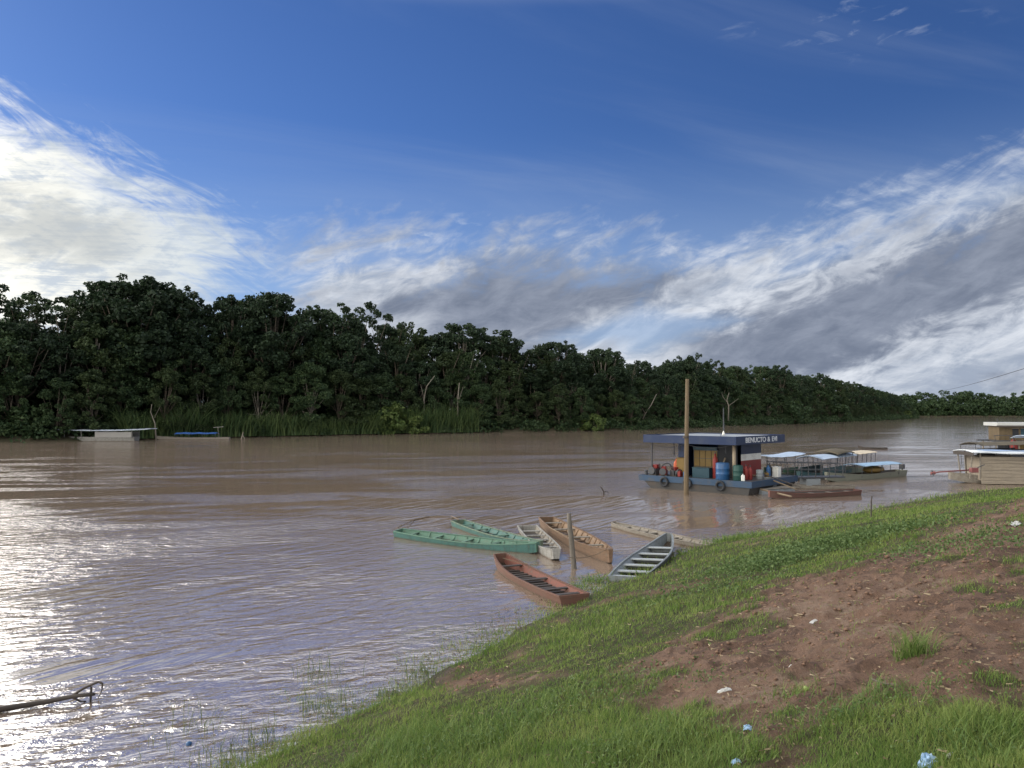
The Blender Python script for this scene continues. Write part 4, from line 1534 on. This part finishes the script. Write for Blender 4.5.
engine(onb(.5, 6.75), BR, 1.25, steel, "dark engine with a red tank at the bow tip of the barge")
engine(onb(.45, 6.1), BR + .4, 1.1, redp, "reddish engine, second from the bow tip of the barge")
engine(onb(.6, 5.3), BR + 1.2, 1.05, steel, "dark engine in front of the yellow cabinet")
for i, (x, y, mt_, lb) in enumerate(((.25, 4.75, redp, "small red jerrycan on the barge edge left of the teal chest"), (.22, 4.35, drum_b, "small blue jerrycan between the red jerrycan and the teal chest"),
                                     (.2, .35, whitep, "small white jerrycan at the near corner of the barge deck"), (2.9, .12, yellow, "yellow jerrycan left of the bright blue gas cylinder"))):
    jc = empty("jerrycan", onb(x, y), BR + .3 * i, lb, "jerrycan")
    MB().box(-.14, .14, -.1, .1, 0, .36).build("body", mt_, jc, bevel=.03)
    MB().tube([(-.09, 0, .36), (-.06, 0, .42), (.05, 0, .42), (.08, 0, .36)], .018, .018, 6).build("handle", mt_, jc)
    MB().tube([(.1, 0, .35), (.12, 0, .41)], .03, .03, 8).build("cap", black, jc)
# hose loop
mb = MB()
pts = [onb(.3, 6.0 - .55 * math.cos(t) - .25, .86 + .78 * math.sin(t)) for t in np.linspace(0, math.pi, 14)]
mb.tube(pts, .035, n=6)
tag(mb.build("fuel_hose", black, None, True), "black fuel hose arching over the engines on the barge bow", "hose")
tag(MB().tube([onb(1.0, 2.4, .84), onb(.9, 2.5, 1.1), onb(1.0, 2.2, 1.5), onb(1.3, 2.1, 2.1)], .1, .05, 8).build("rolled_tarp", beige, None, True), "beige rolled tarp leaning left of the blue drum", "tarp")

# gangway with rails
gw = empty("gangway", onb(5.2, 1.0, 0), BR - .62, "steel gangway with dark handrails leaving the right end of the barge", "gangway")
MB().box(0, 5.2, -.45, .45, .62, .72).build("walkway", steel, gw)
MB().box(2.4, 3.4, -.42, .42, -.1, .6).build("float", greyp, gw)
for sg, nm in ((-1, .45), (1, .45)):
    mb = MB()
    mb.tube([(0, sg * .42, 1.72), (5.2, sg * .42, 1.55)], .03, .03, 6)
    mb.tube([(0, sg * .42, 1.25), (5.2, sg * .42, 1.12)], .022, .022, 6)
    mb.build("handrail", steel, gw)
    for i in range(6):
        x = .05 + i * 1.0
        MB().tube([(x, sg * .42, .72), (x, sg * .42, 1.72 - x * .033)], .03, .03, 6).build("baluster", steel, gw)

# small pontoon and planks on the near right side
q = px_to(768, 492)
pt = empty("pontoon", q, R(28), "low grey floating pontoon between the barge and the red boat", "pontoon")
MB().box(-1.3, 1.5, -.7, .9, -.15, .28).build("float", greyp, pt, bevel=.03)
MB().box(-1.35, 1.55, -.75, .95, .283, .32).build("top_boards", wood_grey, pt)
crate((q.x + .1, q.y + .5, .32), .9, .6, .55, greyp, "square grey box standing on the pontoon", .5)
crate((q.x - 1.0, q.y + .1, .32), .8, .6, .42, drum_b, "low blue box on the pontoon near the barge hull", .5)
tag(MB().tube([px_to(748, 474, 1.0), px_to(772, 480, .75), px_to(795, 489, .35)], .05, .04, 6).build("boarding_plank", plank), "long brown pole sloping from the barge down to the red boat", "pole")
tag(MB().tube([px_to(763, 474, 1.1), px_to(800, 487, .4)], .035, .03, 6).build("punt_pole", wood_dark), "thin dark punt pole beside the longer brown pole", "pole")
tag(MB().tube([px_to(760, 489, .35), px_to(790, 496, .3)], .06, .05, 6).build("loose_timber", plank), "pale timber lying against the end of the red boat", "timber")
tag(MB().tube([px_to(741, 484, .6), px_to(752, 494, .05), px_to(760, 499, .0)], .03, .02, 6).build("tie_rope", wood_dark), "dark rope hanging from the barge corner into the water", "rope")

# ------------------------------------------------------------------ moored boats right of the barge
canoe("red_boat", px_to(856, 489, .32), px_to(768, 491, .42), 1.15, "low reddish brown boat lying between the pontoon and the thin stake", worn("brown_red_hull", (.09, .045, .038), (.08, .055, .045), .6, .8, 3, boat=True), wood_dark, worn("red_brown_rim", (.12, .055, .045), (.08, .055, .045), .5, .6, 3), (.1, .3, .5, .7, .88), free=.30, stern=.6, bow=.15, ribs=6,
      group=None, thwm=wood_grey, cat="boat", sheer_b=.2)
canoe("grey_boat", px_to(852, 484.5, .25), px_to(788, 483.5, .3), 1.0, "low grey boat just behind the reddish brown one", wood_grey, wood_dark, wood_grey, (.1, .3, .5, .7, .88), free=.22, stern=.5, bow=.2, group=None, cat="boat", thwm=wood_grey)


def roofed_boat(a, b_, W_, hullm, roofm, z_roof, r0, r1, label, arch=.12, over=.1, endm=None, motor=False, posts=5, name="canopied_boat", free=.42, side=None, rise=0, group="canopied passenger boats right of the barge"):
    root = canoe(name, a, b_, W_, label, hullm, wood_dark, hullm, (.2, .4, .6), group=group, free=free, stern=.7, bow=.15, sheer_b=.3, cat="boat", thwm=wood_grey)
    L = root["_L"]
    x0, x1 = -L / 2 + L * r0, -L / 2 + L * r1
    g = []
    ns = 14
    for i in range(ns + 1):
        t = i / ns
        x = x0 + (x1 - x0) * t
        row = []
        for j in range(9):
            u = j / 8 * 2 - 1
            row.append((x, u * (W_ / 2 + over), z_roof - arch * u * u + rise * (t - .5) ** 2 * 4 + .012 * math.sin(i * 1.7 + j)))
        g.append(row)
    MB().sheet(g, .03).build("canopy", roofm, root, True)
    if endm:
        g2 = [[(p_[0], p_[1], p_[2] + .02) for p_ in r_] for r_ in g[-6:]]
        MB().sheet(g2, .015).build("canopy_end_cover", endm, root, True)
    for i in range(posts):
        x = x0 + .08 + (x1 - x0 - .16) * i / (posts - 1)
        for sg in (-1, 1):
            MB().tube([(x, sg * (W_ / 2 - .1), free * .6), (x, sg * (W_ / 2 - .02), z_roof - arch * .9 + rise * ((x - x0) / (x1 - x0) - .5) ** 2 * 4)], .025, .025, 6).build("canopy_post", steel, root)
    if side:
        sx0, sx1, z0, z1, sm = side
        for sg in (-1, 1):
            MB().box(-L / 2 + L * sx0, -L / 2 + L * sx1, sg * (W_ / 2 - .05) - .02, sg * (W_ / 2 - .05) + .02, z0, z1).build("side_panel", sm, root)
    if motor:
        MB().box(-L / 2 - .32, -L / 2 + .02, -.16, .16, free + .12, free + .5).build("motor_cover", steel, root, bevel=.04)
        MB().tube([(-L / 2 - .15, 0, free + .15), (-L / 2 - .25, 0, -.3)], .06, .05, 8).build("motor_leg", steel, root)
    return root


blue_tarp = worn("pale_blue_tarp", (.34, .42, .54), (.3, .36, .42), .3, .5, 1.2)
blue_tarp2 = worn("sky_blue_roofing", (.24, .36, .50), (.16, .2, .24), .35, .5, 1.2)
brown_sheet = worn("brown_thatch", (.10, .085, .06), (.05, .045, .04), .5, .9, 3)
cream = worn("cream_tarp", (.50, .43, .33), (.3, .25, .2), .3, .6, 1.5)
grn_hull = worn("olive_hull", (.09, .11, .085), (.06, .05, .04), .5, .6, 2)
teal_hull = worn("teal_hull", (.025, .06, .07), (.05, .04, .035), .5, .6, 2)
pale_hull = worn("pale_olive_hull", (.13, .135, .11), (.13, .12, .09), .5, .6, 2)

roofed_boat((22.9, 62.0, 0), (17.9, 57.2, 0), 1.7, grn_hull, blue_tarp, 1.75, .05, .92, "boat under a pale blue canopy right beside the gangway", rise=.12, side=(.2, .55, .35, .75, worn("green_side", (.03, .08, .05), rough=.6)))
roofed_boat((27.6, 63.5, 0), (20.8, 56.0, 0), 1.8, teal_hull, blue_tarp, 1.78, .0, .8, "boat whose pale blue canopy ends in a dark brown arched cover", arch=.22, side=(.3, .75, .4, .85, teal_hull), endm=None)
bt = roofed_boat((30.6, 60.6, 0), (22.4, 55.0, 0), 1.45, pale_hull, blue_tarp2, 1.22, .14, .66, "nearest canopied boat, its low blue grey roof over an orange yellow bundle, dark motor", motor=True, free=.45)
tag(MB().lathe([(.45, 0), (.8, .25), (.75, .45), (.3, .62), (.05, .66)], n=12).build("covered_cargo", yellow, None, True), "orange yellow covered bundle under the low blue grey canopy", "bundle").location = (27.4, 58.4, .40)
bpy.data.objects["covered_cargo"].scale = (1.7, .75, .8)
bpy.data.objects["covered_cargo"].rotation_euler = (0, 0, R(40))
roofed_boat((31.0, 67.0, 0), (26.5, 62.0, 0), 1.7, grn_hull, cream, 1.75, .1, .8, "farthest of the canopied boats, under a cream canopy")
# brown arched cover: the roof end of the second boat, standing as its own shelter
g = []
bs = bpy.data.objects
ct = empty("arched_shelter", (25.6, 61.4, 0), math.atan2(7.5, 6.8), "dark brown arched shelter roof between the pale blue and the cream canopies", "shelter")
for i in range(9):
    t = i / 8
    g.append([(-1.9 + 3.8 * t, -1.05 + 2.1 * j / 8, 1.72 + .24 * (1 - (j / 4 - 1) ** 2) + .12 * math.sin(t * 3.1)) for j in range(9)])
MB().sheet(g, .05).build("roof", brown_sheet, ct, True)
for x in (-1.7, 0, 1.7):
    for y in (-.95, .95):
        MB().tube([(x, y, -.2), (x, y, 1.72)], .03, .03, 6).build("post", steel, ct)

# ------------------------------------------------------------------ boats on the right edge
crem = worn("weathered_plank_wall", (.24, .205, .165), (.22, .18, .13), .5, .8, 1.5, grain=(1.0, 1.0, 9))
white_tarp = worn("dirty_white_tarp", (.60, .64, .68), (.36, .37, .36), .4, .55, 1.0)
lt_blue = worn("blue_striped_sheet", (.26, .36, .55), (.36, .42, .5), .5, .5, 1.0)

# plank-sided cargo boat: bow toward the left, its side toward us
A_ = Vector((44.5, 52.9, 0)); B_ = Vector((31.1, 54.8, 0))
root = canoe("cargo_boat", A_, B_, 2.3, "big plank-sided cargo boat under a long white tarpaulin, tied behind the grass on the right", wood_grey, wood_dark, wood_grey, (.3, .5), group=None, stern=.8, bow=.2, free=.42, sheer_b=.35, cat="boat", deck=.12)
L = root["_L"]
PA, PB = L / 2 - 4.55, L / 2 - 1.6          # the boarded stretch
for sg in (-1, 1):
    mb = MB()
    for k in range(8):
        mb.box(PA, PB, sg * 1.18 - .025, sg * 1.18 + .025, .08 + k * .235, .08 + k * .235 + .222)
    mb.build("plank_side", crem, root)
for x in (PA + .03, PB - .03):
    MB().box(x - .025, x + .025, -1.14, 1.14, .3, 1.9).build("end_board", crem, root)
def cz(x, u):
    t = (L / 2 - x) / L
    return 2.40 - .10 * u * u - .12 * math.sin(t * 2.6) + .02 * math.sin(x * 2.3 + u * 3)
g = []
for i in range(26):
    x = L / 2 - .9 - i / 25 * L * .9
    g.append([(x, u * 1.6, cz(x, u)) for u in np.linspace(-1, 1, 9)])
MB().sheet(g, .05).build("tarpaulin", white_tarp, root, True)
g = []
for i in range(20):
    x = L / 2 - 2.0 - i / 19 * L * .75
    g.append([(x, u * .6 + .25, cz(x, (u * .6 + .25) / 1.6) + .035) for u in np.linspace(-1, 1, 5)])
MB().sheet(g, .02).build("blue_sheet", lt_blue, root, True)
MB().box(L / 2 - .96, L / 2 - .91, -1.6, 1.6, 2.0, 2.26).build("front_valance", wood_dark, root)
for x in (L / 2 - 1.05, PB + .05, PA - .05, PA - 2.5):
    for sg in (-1, 1):
        MB().tube([(x, sg * (.75 if x > L / 2 - 1.5 else 1.1), .4), (x, sg * 1.22, 2.26)], .05, .05, 6).build("post", wood_grey, root)
# long-tail motor
lt = empty("longtail_motor", px_to(973, 472, 1.0), R(4), "red long-tail boat motor reaching left over the water from the cargo boat", "boat motor")
redm = worn("faded_motor_red", (.17, .06, .06), (.2, .08, .08), .4, .5, 3)
MB().box(-.3, .2, -.15, .15, -.02, .3).build("engine_block", redm, lt, bevel=.04)
MB().tube([(-.4, 0, .15), (-2.4, .1, .02), (-2.75, .1, -.05)], .05, .04, 8).build("shaft", redm, lt, True)
MB().tube([(-2.7, .1, -.03), (-2.95, .1, -.06)], .12, .09, 8).build("propeller_hub", redm, lt)
mb = MB()
for k in range(3):
    a = k * 2.09
    rm = Matrix.Rotation(a, 3, 'X')
    mb.box(-.02, .02, -.05, .05, .05, .2, rot=rm, org=(-2.88, .1, -.055))
mb.build("propeller_blades", steel, lt)
MB().tube([(.2, 0, .3), (.7, 0, .5)], .03, .03, 6).build("tiller", steel, lt)

# covered boat behind
rb = roofed_boat((50.5, 72.5, 0), (40.6, 68.5, 0), 2.0, teal_hull, brown_sheet, 2.35, .25, .98, "dark boat with a curved dark roof between the cargo boat and the houseboat", arch=.25, posts=5, side=(.3, .78, .5, 1.7, black), free=.55, group=None, name="covered_boat")

# houseboat
hb = empty("houseboat", (52.4, 80.5, 0), R(-14), "two-storey wooden houseboat with a flat white roof at the right edge", "houseboat")
MB().box(-2.6, 4.6, -2, 2, -.3, .6).build("hull", hull_dk, hb, bevel=.1)
MB().box(-2.5, 4.6, -2.3, 2.3, 1.95, 2.08).build("middle_deck", steel, hb)
for k in range(4):
    for sg in (-1, 1):
        MB().tube([(-2.2 + k * 2.1, sg * 1.9, .6), (-2.2 + k * 2.1, sg * 1.9, 1.95)], .06, .06, 6).build("lower_post", beige, hb)
MB().box(-.9, 4.2, -1.2, 1.6, .6, 1.94).build("lower_cabin", black, hb)
MB().box(.2, 1.1, -1.26, -1.203, .65, 1.85).build("lower_door", yellow, hb)
MB().box(-1.75, 1.9, -1.5, 1.6, 2.085, 3.5).build("upper_cabin", worn("ochre_timber", (.12, .088, .05), (.07, .05, .035), .5, .7, 1.5, grain=(9, 9, 1)), hb)
for x, w_, mt_ in ((-.55, .55, black), (.2, .95, teal)):
    f_ = MB().box(x, x + w_, -1.54, -1.503, 2.35, 3.3).build("window", mt_, hb)
    MB().box(x - .05, x + w_ + .05, -1.56, -1.542, 3.302, 3.36).build("window_frame", beige, f_)
MB().box(-2.1, 2.4, -2.0, 2.0, 3.56, 3.92).build("roof", worn("white_roof_sheet", (.40, .41, .41), (.4, .38, .34), .35, .5, 1.0), hb, bevel=.03)
MB().box(-2.15, 2.45, -2.05, -2.002, 3.45, 3.62).build("roof_edge", wood_dark, hb)
for x in (-2.05, 2.0):
    MB().tube([(x, -1.9, 3.9), (x, -1.9, 4.35)], .03, .03, 6).build("roof_stanchion", steel, hb)
MB().tube([(-2.5, -2.25, 2.6), (4.6, -2.25, 2.6)], .035, .035, 6).build("handrail", steel, hb)
for k in range(6):
    MB().tube([(-2.4 + k * 1.35, -2.25, 2.08), (-2.4 + k * 1.35, -2.25, 2.6)], .03, .03, 6).build("rail_post", steel, hb)
MB().box(-3.6, -2.5, -.9, -.3, 2.0, 2.12).build("landing_board", steel, hb)
# dinghy on the houseboat's lower side
tw = empty("boat_awning", (51.2, 75.6, 0), R(-6), "small slanting pale blue awning in front of the houseboat", "awning")
g = [[(-1.5 + 6 * i / 6, -1.2 + 2.4 * j / 4, 2.75 - .5 * (j / 4 - .2) ** 2 - .04 * i + .35 * (i / 6)) for j in range(5)] for i in range(7)]
MB().sheet(g, .03).build("sheet", blue_tarp, tw, True)
for x in (-1.3, 4.2):
    for y in (-1, 1):
        MB().tube([(x, y, -.3), (x, y, 2.5)], .04, .04, 6).build("post", steel, tw)
q = (50.9, 77.6, .6)
bottle((50.2, 77.0, 1.2), redp, "red cylinder under the awning of the houseboat", .35, 1.1, "tank", "red_tank")

# small far canoe
cn = canoe("canoe", (50.2, 103, 0), (46.5, 103.5, 0), .9, "tiny dark canoe on open water left of the houseboat roof", wood_dark, wood_dark, wood_dark, (.3, .6), group=None, free=.25, stern=.3, bow=.12, sheer_b=.3)

# ------------------------------------------------------------------ boats under the far forest
A_ = px_to(63, 441); B_ = px_to(152, 441)
root = canoe("long_riverboat", Vector((B_.x - 2.5, B_.y, 0)), Vector((A_.x + .5, A_.y + .5, 0)), 2.4, "long white-roofed riverboat moored alone under the far forest", white_old, wood_grey, white_old, (.3, .6), group=None, free=.75, stern=.8, bow=.3, sheer_b=.1, cat="riverboat")
L = root["_L"]
g = []
for i in range(16):
    t = i / 15
    x = L / 2 + 2.4 - t * (L + 5.2)
    g.append([(x, u * 1.5, 2.0 + .5 * (t - .5) ** 2 * 2.2 - .1 * u * u) for u in np.linspace(-1, 1, 5)])
MB().sheet(g, .08).build("roof", worn("bluish_white_roof", (.5, .56, .66), (.3, .33, .38), .3, .5, 1), root, True)
for sg in (-1, 1):
    MB().box(-L / 2 + .3, L * .04, sg * 1.2 - .03, sg * 1.2 + .03, .7, 1.65).build("side_panel", worn("pale_side_boards", (.20, .195, .19), (.25, .23, .22), .4, .6, 1), root)
for k in range(5):
    for sg in (-1, 1):
        x = -L / 2 + .2 + k * (L - .5) / 4
        MB().tube([(x, sg * 1.1, .5), (x, sg * 1.25, 2.02)], .05, .05, 6).build("roof_post", white_old, root)

A_ = px_to(156, 439.3); B_ = px_to(230, 439.3)
root = canoe("tarped_boat", Vector((B_.x, B_.y, 0)), Vector((A_.x, A_.y, 0)), 1.5, "low grey boat with a blue tarp, moored right of the long white-roofed riverboat", wood_grey, wood_dark, wood_grey, (.3, .6), group=None, free=.4, stern=.6, bow=.15, sheer_b=.3, cat="boat")
L = root["_L"]
g = [[(-L * .34 + i * L * .56 / 9, u * .8, 1.3 - .2 * u * u + .05 * math.sin(i * 2)) for u in np.linspace(-1, 1, 5)] for i in range(10)]
MB().sheet(g, .05).build("blue_tarp", worn("strong_blue_tarp", (.04, .12, .38), (.04, .09, .25), .3, .5, 1), root, True)
for k in range(4):
    for sg in (-1, 1):
        MB().tube([(-L * .33 + k * L * .18, sg * .7, .3), (-L * .33 + k * L * .18, sg * .75, 1.15)], .04, .04, 6).build("tarp_post", steel, root)
MB().tube([(-L * .36, 0, .4), (-L * .34, 0, 2.3)], .04, .04, 6).build("mast", wood_grey, root)
MB().tube([(-L * .42, 0, 2.35), (-L * .28, 0, 2.2)], .05, .05, 6).build("yard", white_old, root)
q = px_to(243, 439)
tag(MB().tube([(-.3, 0, -.5), (0, 0, .8), (.15, 0, 1.3)], .13, .09, 7).tube([(0, 0, .7), (.35, 0, .2), (.5, 0, -.2)], .09, .07, 6).build("forked_stake", PALE_BARK), "pale forked stake in the water right of the blue-tarped far boat", "stake").location = q

# ------------------------------------------------------------------ overhead cable and its pole outside the frame
cab = MB()
p1 = Vector((52, 62, 11.9)); p2 = Vector((234, 420, 16.5))
pts = []
for i in range(41):
    t = i / 40
    q = p1.lerp(p2, t)
    q.z -= 4 * .8 * t * (1 - t)
    pts.append(q)
cab.tube(pts, .05, n=5)
tag(cab.build("overhead_cable", black), "thin black cable slanting down to the far trees at the right edge", "cable")

# ------------------------------------------------------------------ litter
plast_b = worn("blue_white_plastic", (.20, .33, .52), (.48, .52, .58), .6, .35, 9, spec=.6)
plast_w = worn("white_plastic", (.42, .42, .41), (.45, .43, .4), .4, .4, 9, spec=.5)


def crumpled(px_, py_, sx, sy, h_, mat, name, label, cat, seed, rz=0.0):
    """a crushed thin-walled thing lying on the ground"""
    gx_, gy_ = ground_hit(px_, py_)
    gz_ = ground_z(np.array([gx_]), np.array([gy_]))[0][0]
    rg_ = np.random.default_rng(seed)
    n_ = 9
    g_ = []
    for i in range(n_):
        row = []
        for j in range(n_):
            u, v = i / (n_ - 1) * 2 - 1, j / (n_ - 1) * 2 - 1
            e_ = max(0, 1 - (abs(u) ** 2.5 + abs(v) ** 2.5) * .5)
            row.append((u * sx / 2 * (1 + rg_.uniform(-.14, .14)), v * sy / 2 * (1 + rg_.uniform(-.14, .14)), h_ * e_ * rg_.uniform(.45, 1.1) + .004))
        g_.append(row)
    o_ = MB().sheet(g_, .004).build(name, mat)
    o_.location = (gx_, gy_, gz_ + .005)
    s0 = base_z(np.array([gx_, gx_ + .2]), np.array([gy_, gy_]))[0]
    o_.rotation_euler = (0, -math.atan((s0[1] - s0[0]) / .2), rz)
    tag(o_, label, cat, "litter on the bank")


crumpled(921, 762, .14, .10, .07, plast_b, "plastic_bag", "crumpled blue and white plastic bag at the bottom right of the bank", "bag", 3, .9)
crumpled(943, 751, .07, .03, .02, plast_w, "wrapper_scrap", "small white scrap right of the crumpled blue bag", "scrap", 4, .5)
crumpled(721, 686, .15, .07, .03, plast_w, "crushed_bottle", "crushed whitish bottle lying on the bare earth", "bottle", 5, .3)
crumpled(744, 724, .06, .07, .03, plast_b, "bottle_scrap", "little light blue scrap at the edge of the bare earth", "scrap", 6, 1.3)
crumpled(732, 762, .07, .04, .03, plast_b, "blue_scrap", "pale blue scrap in the grass at the bottom edge", "scrap", 7, .1)
crumpled(810, 622, .13, .05, .02, plast_w, "paper_scrap", "slim white scrap in the middle of the bare slope", "scrap", 8, .6)
crumpled(788, 662, .05, .04, .03, plast_w, "paper_ball", "small white ball of paper beside the little green weed", "scrap", 9, .6)
crumpled(1012, 523, .35, .16, .08, plast_w, "paper_sheet", "white sheet lying high on the bank at the right edge", "scrap", 10, .6)
lime = worn("lime_rind", (.17, .22, .06), (.2, .3, .08), .3, .4, 20)
gx_, gy_ = ground_hit(802, 687)
tag(MB().lathe([(.004, 0), (.018, .005), (.026, .022), (.018, .042), (.005, .05)], n=12).build("fallen_lime", lime, None, True), "small yellow green fruit lying on the bare earth", "fruit").location = (gx_, gy_, ground_z(np.array([gx_]), np.array([gy_]))[0][0])
gx_, gy_ = ground_hit(880, 683)
z0 = ground_z(np.array([gx_]), np.array([gy_]))[0][0]
tag(MB().tube([(-.1, .05, .05), (0, 0, .02), (.09, -.03, .03)], .007, .004, 5).tube([(0, 0, .02), (.03, .05, .03)], .005, .003, 5).build("dry_twig", PALE_BARK), "pale dry twig on the earth below the tall grass tuft", "twig").location = (gx_, gy_, z0)
q = px_to(194, 739)
cup = MB().lathe([(.03, -.03), (.045, 0), (.045, .03), (.02, .045)], n=10).build("plastic_scrap", drum_b, None, True)
cup.location = q
tag(cup, "tiny blue plastic piece floating among the reeds", "scrap", "litter on the water")
q = px_to(172, 762)
cup = MB().lathe([(.012, -.02), (.02, 0), (.02, .015), (.01, .02)], n=8).build("floating_scrap", plast_w, None, True)
cup.location = q
tag(cup, "tiny white speck floating left of the reeds", "scrap", "litter on the water")

for o in list(bpy.data.objects):
    if "_L" in o: del o["_L"]
